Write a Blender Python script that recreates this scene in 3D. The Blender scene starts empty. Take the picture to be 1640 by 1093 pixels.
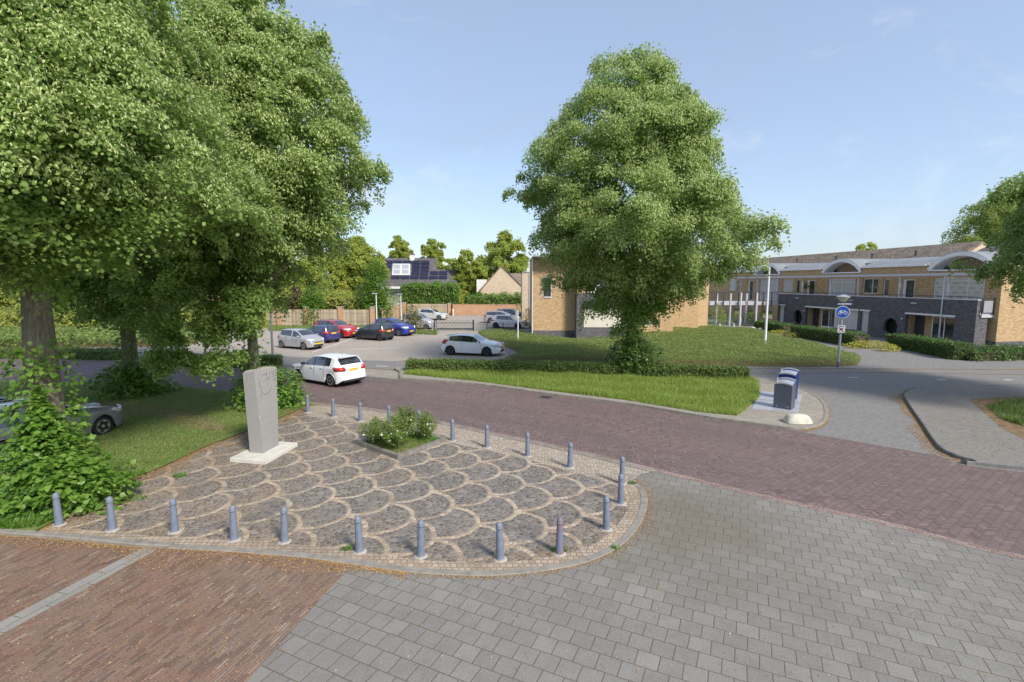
import bpy, bmesh, math, random
import numpy as np
from math import sin, cos, pi, radians, atan2, sqrt, hypot
from mathutils import Matrix, Vector

SC = bpy.context.scene
COL = SC.collection

# ------------------------------------------------------------------ camera
F, PX, PY, YH, CAMH = 803.0, 820.0, 546.5, 453.0, 5.0      # the photograph's lens, read off its paving
PITCH = math.atan((PY - YH) / F)
cd = bpy.data.cameras.new('camera'); cam = bpy.data.objects.new('camera', cd); COL.objects.link(cam)
cam.location = (0, 0, CAMH); cam.rotation_euler = (pi/2 - PITCH, 0, 0)
cd.sensor_width = 36; cd.lens = 36*F/1640; cd.clip_start = 0.1; cd.clip_end = 3000
SC.camera = cam

# ------------------------------------------------------------------ light
SUN_AZ, SUN_EL = (0.64, -0.768), radians(41)                # towards the sun: right of and behind the camera
sd = bpy.data.lights.new('sun', 'SUN'); sd.energy = 2.7; sd.angle = radians(12.0); sd.color = (1.0, 0.935, 0.835)
sun = bpy.data.objects.new('sun', sd); COL.objects.link(sun)
sv = Vector((SUN_AZ[0]*cos(SUN_EL), SUN_AZ[1]*cos(SUN_EL), sin(SUN_EL)))
sun.rotation_euler = sv.to_track_quat('Z', 'Y').to_euler(); sun.location = sv*60
W = bpy.data.worlds.new('World'); SC.world = W; W.use_nodes = True
wt = W.node_tree; wt.nodes.clear()
wo = wt.nodes.new('ShaderNodeOutputWorld'); bg = wt.nodes.new('ShaderNodeBackground')
sky = wt.nodes.new('ShaderNodeTexSky'); sky.sky_type = 'NISHITA'; sky.sun_disc = False
sky.sun_elevation = SUN_EL; sky.sun_rotation = atan2(SUN_AZ[0], SUN_AZ[1]); sky.dust_density = 1.0; sky.ozone_density = 2.2
bg.inputs['Strength'].default_value = 0.15
tc = wt.nodes.new('ShaderNodeTexCoord'); mp = wt.nodes.new('ShaderNodeMapping'); mp.inputs['Scale'].default_value = (1.0, 1.0, 2.6)
nz = wt.nodes.new('ShaderNodeTexNoise'); nz.inputs['Scale'].default_value = 2.3; nz.inputs['Detail'].default_value = 7; nz.inputs['Roughness'].default_value = 0.62
nz.inputs['Distortion'].default_value = 0.4
cr = wt.nodes.new('ShaderNodeMapRange'); cr.inputs[1].default_value = 0.46; cr.inputs[2].default_value = 0.82; cr.inputs[3].default_value = 0.58; cr.inputs[4].default_value = 0.78
mx = wt.nodes.new('ShaderNodeMix'); mx.data_type = 'RGBA'; mx.inputs[7].default_value = (1.68, 2.0, 2.6, 1)
wt.links.new(tc.outputs['Generated'], mp.inputs[0]); wt.links.new(mp.outputs[0], nz.inputs['Vector'])
wt.links.new(nz.outputs['Fac'], cr.inputs[0]); wt.links.new(cr.outputs[0], mx.inputs[0]); wt.links.new(sky.outputs[0], mx.inputs[6])
nz2 = wt.nodes.new('ShaderNodeTexNoise'); nz2.inputs['Scale'].default_value = 3.1; nz2.inputs['Detail'].default_value = 9; nz2.inputs['Roughness'].default_value = 0.66; nz2.inputs['Distortion'].default_value = 0.9
mp2 = wt.nodes.new('ShaderNodeMapping'); mp2.inputs['Location'].default_value = (.35, .2, .1); mp2.inputs['Scale'].default_value = (1.0, 1.0, 2.2)
cr2 = wt.nodes.new('ShaderNodeMapRange'); cr2.inputs[1].default_value = 0.54; cr2.inputs[2].default_value = 0.80; cr2.inputs[3].default_value = 0.0; cr2.inputs[4].default_value = 0.65
mx2 = wt.nodes.new('ShaderNodeMix'); mx2.data_type = 'RGBA'; mx2.inputs[7].default_value = (3.1, 3.3, 3.7, 1)
wt.links.new(tc.outputs['Generated'], mp2.inputs[0]); wt.links.new(mp2.outputs[0], nz2.inputs['Vector']); wt.links.new(nz2.outputs['Fac'], cr2.inputs[0]); wt.links.new(cr2.outputs[0], mx2.inputs[0]); wt.links.new(mx.outputs[2], mx2.inputs[6])
wt.links.new(mx2.outputs[2], bg.inputs[0]); wt.links.new(bg.outputs[0], wo.inputs[0])
SC.view_settings.view_transform = 'Standard'; SC.view_settings.look = 'None'
SC.view_settings.exposure = 0.85; SC.view_settings.gamma = 1.0
SC.cycles.max_bounces = 10; SC.cycles.diffuse_bounces = 8; SC.cycles.transmission_bounces = 8; SC.cycles.transparent_max_bounces = 8; SC.cycles.use_denoising = True

# ------------------------------------------------------------------ where a point of the photograph meets the ground
def ray(x, y):
    u = (x-PX)/F; v = (PY-y)/F
    return (u, cos(PITCH)+sin(PITCH)*v, -sin(PITCH)+cos(PITCH)*v)
def G(x, y, z=0.0):
    r = ray(x, y); t = (z-CAMH)/r[2]
    return (r[0]*t, r[1]*t)
def GS(pts, z=0.0): return [G(x, y, z) for x, y in pts]
def at(x, y, Y):
    r = ray(x, y); t = Y/r[1]
    return (r[0]*t, Y, CAMH+r[2]*t)

# ------------------------------------------------------------------ mesh building
class MB:
    def __init__(s): s.v = []; s.f = []; s.m = []; s.cur = 0
    def add(s, vs, fs, M=None):
        o = len(s.v)
        if M is not None: vs = [tuple(M @ Vector(p)) for p in vs]
        s.v += [tuple(p) for p in vs]
        s.f += [tuple(i+o for i in f) for f in fs]; s.m += [s.cur]*len(fs)
        return s
    def box(s, x0, x1, y0, y1, z0, z1, M=None):
        vs = [(x0,y0,z0),(x1,y0,z0),(x1,y1,z0),(x0,y1,z0),(x0,y0,z1),(x1,y0,z1),(x1,y1,z1),(x0,y1,z1)]
        return s.add(vs, [(3,2,1,0),(4,5,6,7),(0,1,5,4),(1,2,6,5),(2,3,7,6),(3,0,4,7)], M)
    def bbox(s, x0, x1, y0, y1, z0, z1, b=0.02, M=None):
        """box with chamfered vertical and top edges"""
        p0 = [(x0+b,y0),(x1-b,y0),(x1,y0+b),(x1,y1-b),(x1-b,y1),(x0+b,y1),(x0,y1-b),(x0,y0+b)]
        c = ((x0+x1)/2, (y0+y1)/2)
        q = [(c[0]+(x-c[0])*(1-2*b/max(x1-x0,1e-6)), c[1]+(y-c[1])*(1-2*b/max(y1-y0,1e-6))) for x, y in p0]
        rings = [[(x,y,z0) for x,y in p0], [(x,y,z1-b) for x,y in p0], [(x,y,z1) for x,y in q]]
        return s.loft(rings, True, M)
    def loft(s, rings, caps=True, M=None, closed=True):
        n = len(rings[0]); vs = [p for r in rings for p in r]; fs = []
        for k in range(len(rings)-1):
            for i in range(n if closed else n-1):
                j = (i+1) % n
                fs.append((k*n+i, k*n+j, (k+1)*n+j, (k+1)*n+i))
        if caps:
            fs.append(tuple(range(n-1, -1, -1))); fs.append(tuple((len(rings)-1)*n+i for i in range(n)))
        return s.add(vs, fs, M)
    def prism(s, poly, z0, z1, M=None):
        return s.loft([[(x,y,z0) for x,y in poly], [(x,y,z1) for x,y in poly]], True, M)
    def lathe(s, prof, n=16, M=None, caps=True):
        """profile of (r, z), spun round z"""
        return s.loft([[(r*cos(2*pi*i/n), r*sin(2*pi*i/n), z) for i in range(n)] for r, z in prof], caps, M)
    def tube(s, pts, rad, n=8, M=None, caps=True):
        pts = [Vector(p) for p in pts]; rads = rad if isinstance(rad, (list, tuple)) else [rad]*len(pts)
        rings = []; prev = None
        for i, p in enumerate(pts):
            t = (pts[min(i+1,len(pts)-1)] - pts[max(i-1,0)]).normalized()
            a = prev if prev is not None else (Vector((0,0,1)) if abs(t.z) < .9 else Vector((1,0,0)))
            a = (a - t*a.dot(t)); a = a.normalized() if a.length > 1e-5 else t.orthogonal().normalized()
            prev = a; b = t.cross(a)
            rings.append([tuple(p + (a*cos(2*pi*k/n) + b*sin(2*pi*k/n))*rads[i]) for k in range(n)])
        return s.loft(rings, caps, M)
    def build(s, name, mats, parent=None, smooth=False, loc=None):
        me = bpy.data.meshes.new(name); me.from_pydata(s.v, [], s.f)
        mats = mats if isinstance(mats, (list, tuple)) else [mats]
        for m in mats: me.materials.append(m)
        if len(mats) > 1: me.polygons.foreach_set('material_index', s.m)
        me.update()
        bm = bmesh.new(); bm.from_mesh(me); bmesh.ops.recalc_face_normals(bm, faces=bm.faces); bm.to_mesh(me); bm.free()
        if smooth:
            me.polygons.foreach_set('use_smooth', [True]*len(me.polygons))
            if smooth is not True: me.set_sharp_from_angle(angle=radians(smooth))
        o = bpy.data.objects.new(name, me); COL.objects.link(o)
        if parent: o.parent = parent
        if loc: o.location = loc
        return o

def tag(o, label=None, cat=None, group=None, kind=None):
    if label: o['label'] = label
    if cat: o['category'] = cat
    if group: o['group'] = group
    if kind: o['kind'] = kind
    return o
def thing(name, label, cat, loc=(0,0,0), rz=0.0, group=None):
    o = bpy.data.objects.new(name, None); COL.objects.link(o); o.empty_display_size = .3
    o.location = loc; o.rotation_euler = (0, 0, rz)
    return tag(o, label, cat, group)
def dup(o, loc, rz=None, label=None, group=None):
    def cp(a, par):
        c = a.copy(); COL.objects.link(c); c.parent = par
        for ch in list(a.children): cp(ch, c)
        return c
    c = cp(o, None); c.location = loc
    if rz is not None: c.rotation_euler = (0, 0, rz)
    if label: c['label'] = label
    if group: c['group'] = group
    return c

# ------------------------------------------------------------------ shader helpers
class X:
    """a node socket one can do arithmetic on"""
    def __init__(s, nt, v): s.nt = nt; s.v = v
    def op(s, o, *args):
        n = s.nt.nodes.new('ShaderNodeMath'); n.operation = o
        for i, a in enumerate((s,)+args):
            a = a.v if isinstance(a, X) else a
            if isinstance(a, (int, float)): n.inputs[i].default_value = a
            else: s.nt.links.new(a, n.inputs[i])
        return X(s.nt, n.outputs[0])
    def __add__(s, o): return s.op('ADD', o)
    __radd__ = __add__
    def __sub__(s, o): return s.op('SUBTRACT', o)
    def __rsub__(s, o): return X(s.nt, float(o)).op('SUBTRACT', s)
    def __mul__(s, o): return s.op('MULTIPLY', o)
    __rmul__ = __mul__
    def __truediv__(s, o): return s.op('DIVIDE', o)
    def floor(s): return s.op('FLOOR')
    def fract(s): return s.op('FRACT')
    def abs(s): return s.op('ABSOLUTE')
    def sqrt(s): return s.op('SQRT')
    def lt(s, o): return s.op('LESS_THAN', o)
    def gt(s, o): return s.op('GREATER_THAN', o)
    def mod(s, o): return s.op('FLOORED_MODULO', o)
    def mn(s, o): return s.op('MINIMUM', o)
    def mx(s, o): return s.op('MAXIMUM', o)
    def atan2(s, o): return s.op('ARCTAN2', o)
def sel(c, a, b):                       # c ? a : b
    a2 = a if isinstance(a, X) else X(c.nt, a)
    return a2*c + (1.0 - c)*b

class Mat:
    def __init__(s, name, rough=0.8, spec=0.3):
        s.m = bpy.data.materials.new(name); s.m.use_nodes = True; s.nt = s.m.node_tree
        s.b = s.nt.nodes['Principled BSDF']; s.b.inputs['Roughness'].default_value = rough
        s.b.inputs['Specular IOR Level'].default_value = spec
        s.out = s.nt.nodes['Material Output']
    def node(s, t): return s.nt.nodes.new('ShaderNode'+t)
    def link(s, a, b): s.nt.links.new(a.v if isinstance(a, X) else a, b)
    def obj(s):
        n = s.node('TexCoord'); return n.outputs['Object']
    def xyz(s, vec=None):
        n = s.node('SeparateXYZ'); s.link(vec or s.obj(), n.inputs[0]); return [X(s.nt, o) for o in n.outputs]
    def vec(s, x=0.0, y=0.0, z=0.0):
        n = s.node('CombineXYZ')
        for i, a in enumerate((x, y, z)):
            if isinstance(a, X): s.link(a, n.inputs[i])
            else: n.inputs[i].default_value = a
        return n.outputs[0]
    def noise(s, scale, detail=3, rough=.55, vec=None, dist=0.0):
        n = s.node('TexNoise'); n.inputs['Scale'].default_value = scale; n.inputs['Detail'].default_value = detail
        n.inputs['Roughness'].default_value = rough; n.inputs['Distortion'].default_value = dist
        s.link(vec or s.obj(), n.inputs['Vector']); return X(s.nt, n.outputs['Fac'])
    def white(s, vec):
        n = s.node('TexWhiteNoise'); s.link(vec, n.inputs['Vector']); return X(s.nt, n.outputs['Value'])
    def island(s):
        n = s.node('NewGeometry'); return X(s.nt, n.outputs['Random Per Island'])
    def ramp(s, fac, stops, const=False):
        n = s.node('ValToRGB'); e = n.color_ramp.elements
        if const: n.color_ramp.interpolation = 'CONSTANT'
        while len(e) < len(stops): e.new(0.5)
        for el, (p, c) in zip(e, stops): el.position = p; el.color = (*c, 1)
        s.link(fac, n.inputs[0]); return n.outputs[0]
    def mix(s, fac, a, b, mode='MIX'):
        n = s.node('Mix'); n.data_type = 'RGBA'; n.blend_type = mode
        for sock, val in ((n.inputs[0], fac), (n.inputs[6], a), (n.inputs[7], b)):
            if isinstance(val, X): s.link(val, sock)
            elif isinstance(val, (int, float)): sock.default_value = val
            elif isinstance(val, tuple): sock.default_value = (*val, 1)
            else: s.link(val, sock)
        return n.outputs[2]
    def map(s, x, a, b, c=0.0, d=1.0):
        n = s.node('MapRange'); s.link(x, n.inputs[0])
        for i, k in enumerate((a, b, c, d)): n.inputs[i+1].default_value = k
        return X(s.nt, n.outputs[0])
    def color(s, c):
        if isinstance(c, tuple): s.b.inputs['Base Color'].default_value = (*c, 1)
        else: s.link(c, s.b.inputs['Base Color'])
        return s
    def bump(s, h, strength=.4, dist=.01):
        n = s.node('Bump'); n.inputs['Strength'].default_value = strength; n.inputs['Distance'].default_value = dist
        s.link(h, n.inputs['Height']); s.link(n.outputs[0], s.b.inputs['Normal']); return s

def plain(name, c, rough=.6, var=.12, scale=6.0, metal=0.0, spec=.4, bump=0.0):
    a = Mat(name, rough, spec); n = a.noise(scale, 4)
    d = tuple(max(0, x*(1-var)) for x in c); e = tuple(min(1, x*(1+var)) for x in c)
    a.color(a.ramp(n, [(.3, d), (.7, e)])); a.b.inputs['Metallic'].default_value = metal
    if bump: a.bump(a.noise(scale*8, 3), bump, .01)
    return a.m
def paint(name, c, rough=.25, metal=0.0, coat=.6):
    a = Mat(name, rough, .5)
    n = a.noise(1.3, 3); a.color(a.mix(a.map(n, .3, .8, 0, .25), c, tuple(x*.82 for x in c)))
    a.b.inputs['Metallic'].default_value = metal; a.b.inputs['Coat Weight'].default_value = coat; a.b.inputs['Coat Roughness'].default_value = .06
    return a.m
def leafmat(name, dark, mid, light, transl=.32, rough=.5):
    a = Mat(name, rough, .35)
    r = a.island(); n = a.noise(.7, 3)
    c = a.ramp(r*.7 + n*.3, [(.12, dark), (.5, mid), (.92, light)])
    a.color(c)
    t = a.node('BsdfTranslucent'); a.link(a.mix(.55, c, tuple(min(1, x*1.5) for x in light)), t.inputs[0])
    m = a.node('MixShader'); m.inputs[0].default_value = transl
    a.link(a.b.outputs[0], m.inputs[1]); a.link(t.outputs[0], m.inputs[2]); a.link(m.outputs[0], a.out.inputs[0])
    return a.m
# ================================================================== ground materials
def rotxy(x, y, a): return x*cos(a)+y*sin(a), y*cos(a)-x*sin(a)

def herringbone_mat():
    a = Mat('herringbone_clinker', .78, .3); x, y, z = a.xyz()
    w, n = .072, 3
    x, y = rotxy(x+40.0, y+90.0, radians(-8.4)); x = x/w; y = y/w
    i, j = x.floor(), y.floor(); fx, fy = x-i, y-j
    k = (i-j).mod(2*n); hz = k.lt(n-.5)
    m = k - float(n)
    lx = sel(hz, k+fx, fx); ly = sel(hz, fy, (n-1.0)-m+fy)
    ex = sel(hz, float(n), 1.0); ey = sel(hz, 1.0, float(n))
    d = lx.mn(ex-lx).mn(ly.mn(ey-ly))
    bx = sel(hz, i-k, i); by = sel(hz, j, j-((n-1.0)-m))
    rnd = a.white(a.vec(bx, by, hz))
    c = a.ramp(rnd, [(0, (.125,.089,.087)), (.3, (.188,.128,.119)), (.6, (.218,.150,.137)), (.85, (.170,.127,.130)), (1, (.27,.197,.174))])
    big = a.noise(.35, 4)
    c = a.mix(a.map(big, .35, .7, 0, .45), c, (.150,.115,.115))
    c = a.mix(a.map(a.noise(9, 3), .45, .8, 0, .25), c, (.26,.195,.165))
    X0, Y0, Z0 = a.xyz(); ra, rb = rotxy(X0, Y0, radians(-33)); tr = a.noise(1.0, 4, vec=a.vec(ra*.10, rb*.9, 0))
    c = a.mix(a.map(tr, .42, .68, 0, .42), c, (.135,.105,.105)); c = a.mix(a.map(a.noise(1.0, 4, vec=a.vec(ra*.12+7.0, rb*.8, 3.0)), .5, .72, 0, .30), c, (.24,.175,.15))
    c = a.mix(sel(hz, d.lt(.09)*.7, d.lt(.11)*.85), c, (.055,.045,.043))
    a.color(c); a.bump(a.map(d, 0, .16), .5, .006); return a.m

def running_mat(name, ang, bw, bh, cols, joint, jw=.006, jcol_mix=.9, big=(.12,.5), rough=.85, seed=0.0, half=.5, speck=.2, bump=.5, stain=None):
    a = Mat(name, rough, .25); x, y, z = a.xyz(); x, y = rotxy(x+50.0+seed, y+80.0, ang)
    wob = (a.noise(.8, 2) - .5)*.05
    y = y + wob; x = x + (a.noise(1.1, 2)-.5)*.04
    j = (y/bh).floor(); off = (a.white(a.vec(j, 3.3, 0))-.5)*(.0 if half == .5 else .35)
    xs = x/bw + j*half + off; i = xs.floor()
    fx = (xs-i)*bw; fy = (y/bh-j)*bh
    d = fx.mn(bw-fx).mn(fy.mn(bh-fy))
    rnd = a.white(a.vec(i, j, 0)); c = a.ramp(rnd, cols)
    c = a.mix(a.map(a.noise(95, 3, .7), .42, .70, 0, speck), c, tuple(min(1, q*1.45) for q in cols[-1][1]))
    c = a.mix(a.map(a.noise(75, 3, .7, vec=a.vec(x+31.0, y, 0)), .45, .72, 0, speck*.8), c, tuple(q*.55 for q in cols[0][1]))
    c = a.mix(a.map(a.noise(3.2, 5, .65), .48, .74, 0, .30), c, tuple(q*.70 for q in cols[0][1]))
    c = a.mix(a.map(a.noise(.4, 5), .4, .75, 0, big[1]), c, (big[0], big[0]*.93, big[0]*.82))
    jn = a.mix(a.map(a.noise(1.7, 4), .35, .65), joint, (.10,.085,.065))
    if stain:
        X0, Y0, Z0 = a.xyz(); dd = ((X0-stain[0])*(X0-stain[0])+(Y0-stain[1])*(Y0-stain[1])).sqrt() + (a.noise(.9, 4)-.5)*4.0
        c = a.mix(a.map(dd, .6, 3.0, .62, 0), c, (.155,.135,.10))
    c = a.mix(d.lt(jw)*jcol_mix, c, jn)
    a.color(c); a.bump(a.map(d, 0, jw*2), bump, .008); return a.m

def scallop_mat():
    a = Mat('scallop_setts', .72, .35); x, y, z = a.xyz()
    dx, dy = .990, -.140; ex, ey = .140, .990; R = .722
    wx = (a.noise(1.6, 3)-.5)*.17; wy = (a.noise(1.6, 3, vec=a.vec(x+9.0, y, 0))-.5)*.17
    x0, y0 = .14-R*dx, 10.52-R*dy
    qx, qy = x+wx-x0, y+wy-y0
    q = (qx*dx+qy*dy)*-1.0; p = qx*ex+qy*ey
    j0 = (q/R).floor()
    def near(j):
        sh = j.mod(2.0)*R
        ii = ((p-sh)/(2*R)+.5).floor()
        pc = ii*(2*R)+sh; qc = j*R
        u, v = p-pc, q-qc
        return u, v, (u*u+v*v).sqrt(), ii
    u1, v1, r1, i1 = near(j0+1.0); u0, v0, r0, i0 = near(j0)
    top = r1.lt(R)
    u, v, r = sel(top, u1, u0), sel(top, v1, v0), sel(top, r1, r0); jj = sel(top, j0+1.0, j0); ii = sel(top, i1, i0)
    band = .125; ring = r.gt(R-band)
    rw = .104; k = ((R-r)/rw).floor().mx(0.0)
    fr = ((R-r)/rw-k)*rw
    rm = (R - (k+.5)*rw).mx(.05)
    th = u.atan2(v*-1.0)
    cnt = (rm*2*pi/.105).floor().mx(3.0)
    t = (th/(2*pi)+.5)*cnt + a.white(a.vec(k, jj, ii)); ti = t.floor(); ft = (t-ti)*(rm*2*pi)/cnt; wl = (rm*2*pi)/cnt
    d = fr.mn(rw-fr).mn(ft.mn(wl-ft)) + (a.noise(60, 2)-.5)*.012
    rnd = a.white(a.vec(ti+jj*17.0, k, ii))
    dark = a.ramp(rnd, [(0, (.085,.081,.085)), (.45, (.145,.138,.140)), (.8, (.192,.180,.174)), (1, (.26,.235,.21))])
    tan = a.ramp(rnd, [(0, (.32,.245,.18)), (.5, (.42,.335,.255)), (1, (.51,.43,.34))])
    c = a.mix(k.lt(.5), dark, tan)
    c = a.mix(a.map(a.noise(130, 3), .4, .8, 0, .25), c, (.34,.30,.26))
    jn = a.mix(a.map(a.noise(.9, 4), .4, .62), (.34,.285,.205), (.42,.30,.17))
    lit = a.map(a.noise(.55, 5, vec=a.vec(x+3.0, y+7.0, 0)), .45, .7)
    left = a.map(x, -9.0, -2.0, 1.0, .25)                 # litter lies thicker under the lime trees
    c = a.mix(d.lt(.0085)*(left*.45+.5), c, jn)
    c = a.mix(lit*left*.35, c, (.34,.235,.14))
    c = a.mix(a.map(a.noise(.8, 5, .65), .5, .72, 0, .45), c, (.09,.085,.085))
    a.color(c); a.bump(a.map(d, 0, .022), .75, .012); return a.m

def grass_ground():
    a = Mat('grass_ground', .9, .2)
    c = a.ramp(a.noise(2.2, 6), [(.25, (.10,.155,.035)), (.5, (.155,.22,.055)), (.72, (.23,.26,.09))])
    c = a.mix(a.map(a.noise(.33, 4), .5, .68, 0, .75), c, (.20,.145,.075))
    c = a.mix(a.map(a.noise(40, 3), .4, .75, 0, .4), c, (.04,.06,.015))
    a.color(c); a.bump(a.noise(60, 3), .6, .03); return a.m
def soil_mat():
    a = Mat('soil', .95, .1)
    a.color(a.ramp(a.noise(5, 6), [(.3, (.13,.09,.055)), (.6, (.25,.175,.105)), (.8, (.17,.18,.06))])); a.bump(a.noise(30, 3), .6, .03); return a.m

M = {}
M['herring'] = herringbone_mat()
TILE_ANG = atan2(-( -900-820)*0 + 0, 1)
# direction of the tile courses: their vanishing point lies left of the frame
TILE_ANG = atan2(cos(PITCH)+sin(PITCH)*((PY-YH)/F), (-900-PX)/F)
M['tile'] = running_mat('concrete_tiles', TILE_ANG, .30, .30, [(0, (.178,.170,.155)), (.5, (.208,.199,.182)), (.85, (.222,.212,.195)), (1, (.255,.244,.225))],
                        (.135,.095,.055), .0068, .9, (.165,.5), .85, .12, .5, .85, .35, stain=G(1085,835))
STRIP_A = G(0, 1008); STRIP_B = G(232, 884)
BR_ANG = atan2(STRIP_B[1]-STRIP_A[1], STRIP_B[0]-STRIP_A[0])
M['brick_lane'] = running_mat('red_clinker', BR_ANG, .205, .052, [(0, (.12,.072,.056)), (.3, (.200,.110,.078)), (.7, (.25,.146,.102)), (.93, (.195,.132,.108)), (1, (.33,.25,.19))],
                        (.15,.11,.075), .0045, .85, (.25,.35), .85, 0, .37, .2, .6)
M['street'] = running_mat('grey_pavers', radians(40), .21, .105, [(0, (.195,.188,.182)), (.5, (.22,.212,.204)), (1, (.245,.236,.226))], (.12,.11,.10), .006, .6, (.22,.4), .85, 2.0, .5, .15, .3)
M['parking'] = running_mat('beige_pavers', radians(8), .21, .105, [(0, (.345,.295,.25)), (.5, (.395,.34,.29)), (1, (.44,.385,.33))], (.22,.19,.15), .006, .6, (.30,.5), .88, 5.0, .5, .15, .3)
M['island_pave'] = running_mat('island_pavers', radians(-32), .21, .105, [(0, (.28,.25,.21)), (.5, (.34,.305,.26)), (1, (.40,.36,.31))], (.19,.15,.10), .007, .7, (.25,.5), .88, 7.0, .5, .15, .3)
M['walk_pave'] = running_mat('walk_pavers', radians(-30), .21, .07, [(0, (.195,.188,.175)), (.5, (.225,.216,.202)), (1, (.255,.243,.225))], (.15,.125,.09), .006, .7, (.25,.55), .88, 9.0, .5, .15, .3)
M['sett_band'] = running_mat('beige_setts', radians(-33), .11, .09, [(0, (.30,.25,.195)), (.5, (.40,.335,.265)), (1, (.49,.43,.36))], (.24,.17,.11), .007, .8, (.33,.4), .8, 1.0, .45, .2, .7)
M['scallop'] = scallop_mat()
M['grass_ground'] = grass_ground(); M['soil'] = soil_mat()
M['kerb'] = plain('kerb_concrete', (.245,.225,.195), .85, .22, 5, bump=.3)
M['bed_edge'] = plain('bed_edging', (.20,.185,.16), .85, .3, 6, bump=.4)
M['kerb_dark'] = plain('kerb_grey', (.19,.185,.18), .85, .2, 4, bump=.3)
M['strip_grey'] = running_mat('grey_strip', BR_ANG, .6, .5, [(0, (.24,.235,.22)), (1, (.31,.30,.28))], (.14,.11,.075), .008, .8, (.24,.6), .85, 0, .5, .3, .3)
M['white_paint'] = plain('road_paint', (.72,.71,.68), .8, .12, 20)
M['pollen'] = leafmat('fallen_blossom', (.26,.155,.07), (.42,.245,.095), (.58,.42,.22), .1, .9)

# ================================================================== ground sheets
def sheet(name, pts, z, mat, kind='structure'):
    bm = bmesh.new(); vs = [bm.verts.new((p[0], p[1], z)) for p in pts]
    es = [bm.edges.new((vs[i], vs[(i+1) % len(vs)])) for i in range(len(vs))]
    bmesh.ops.triangle_fill(bm, use_beauty=True, edges=es)
    bmesh.ops.recalc_face_normals(bm, faces=bm.faces)
    for f in bm.faces:
        if f.normal.z < 0: f.normal_flip()
    me = bpy.data.meshes.new(name); bm.to_mesh(me); bm.free(); me.materials.append(mat)
    o = bpy.data.objects.new(name, me); COL.objects.link(o); return tag(o, kind=kind)
def smooth_line(pts, n=6):
    """Catmull-Rom through the points"""
    out = []; P = [pts[0]]+list(pts)+[pts[-1]]
    for k in range(1, len(P)-2):
        for s in range(n):
            t = s/n
            out.append(tuple(.5*((2*P[k][d])+(-P[k-1][d]+P[k+1][d])*t+(2*P[k-1][d]-5*P[k][d]+4*P[k+1][d]-P[k+2][d])*t*t+(-P[k-1][d]+3*P[k][d]-3*P[k+1][d]+P[k+2][d])*t**3) for d in (0,1)))
    out.append(tuple(pts[-1])); return out
def offset_line(pts, d):
    """moved to the left of its direction by d"""
    out = []
    for i, p in enumerate(pts):
        a = pts[max(i-1, 0)]; b = pts[min(i+1, len(pts)-1)]
        t = (b[0]-a[0], b[1]-a[1]); l = hypot(*t) or 1
        out.append((p[0]-t[1]/l*d, p[1]+t[0]/l*d))
    return out
def band(name, line, d0, d1, z, mat, kind='structure'):
    a, b = offset_line(line, d0), offset_line(line, d1); m = MB()
    m.loft([[(p[0],p[1],z), (q[0],q[1],z)] for p, q in zip(a, b)], False, closed=False)
    o = m.build(name, mat)
    if o.data.polygons[0].normal.z < 0: o.data.flip_normals()
    return tag(o, kind=kind)
def kerb(name, line, d0, d1, z0, z1, mat, b=.02):
    m = MB(); A, B = offset_line(line, d0), offset_line(line, d1); rings = []
    for p, q in zip(A, B):
        e = ((q[0]-p[0])*b/abs(d1-d0), (q[1]-p[1])*b/abs(d1-d0))
        rings.append([(p[0],p[1],z0), (p[0],p[1],z1-b), (p[0]+e[0],p[1]+e[1],z1), (q[0]-e[0],q[1]-e[1],z1), (q[0],q[1],z1-b), (q[0],q[1],z0)])
    m.loft(rings, True); return tag(m.build(name, mat), kind='structure')

# the base sheet, out to the horizon
base = MB(); base.add([(-900,-300,-.05),(900,-300,-.05),(900,1500,-.05),(-900,1500,-.05)], [(0,1,2,3)])
tag(base.build('ground', M['grass_ground']), kind='structure')

FAR = [(-90,37.5), (-45,33.5)] + GS([(92,577),(191,579),(240,582),(343,590),(440,595),(577,603),(640,608.5),(760,617.5),(870,632.5),(1000,649),(1120,669),(1200,680),(1272,690),(1310,697),(1500,730),(1640,757)]) + [(26,8.6)]
FAR = FAR[:2] + smooth_line(FAR[2:], 4)
NEARL = [(-90,31.5), (-45,27.5)] + GS([(20,612),(130,614),(268,619),(367,628),(440,638),(496,646.5)])
NEARR = GS([(496,646.5),(570,653.5),(628,662),(726,682),(830,704),(907,721),(1048,755),(1240,802),(1440,846),(1640,897)]) + [(16,4.2), (26,.2)]
NEAR = NEARL[:2] + smooth_line(NEARL[2:], 3)[:-1] + smooth_line(NEARR, 4)
sheet('street', [(-120,36.0),(-45,29.0),(-20,25.0),(-5,22.5),(8,14.5),(26,4.0),(70,4.0),(70,75),(-120,75)], 0.0, M['street'])
sheet('main_road', NEAR + FAR[::-1], .004, M['herring'])
band('road_edge_bricks', NEAR, -.02, .20, .008, running_mat('edge_clinker', radians(-34), .2, .1, [(0,(.24,.165,.15)),(1,(.36,.28,.25))], (.15,.11,.09), .006, .7))
sheet('parking_pavement', GS([(300,566),(440,570),(560,577),(700,580),(790,583),(815,570),(800,552),(770,531),(852,531),(852,505.5),(640,505.5),(640,522),(430,521),(300,528)]), .004, M['parking'])
sheet('street_mouth', GS([(440,596),(577,602),(640,607),(660,597),(600,592),(470,588)]), .006, M['island_pave'])
for a_, b_ in (((602,586.5),(621,587.5)), ((1359,604.6),(1374,605.4)), ((1500,608.6),(1515,609)), ((1608,608.8),(1622,609))):
    p, q = G(*a_), G(*b_); w_ = .06
    sheet('lane_dash', [(p[0],p[1]-w_),(q[0],q[1]-w_),(q[0],q[1]+w_),(p[0],p[1]+w_)], .008, M['white_paint'])
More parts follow.
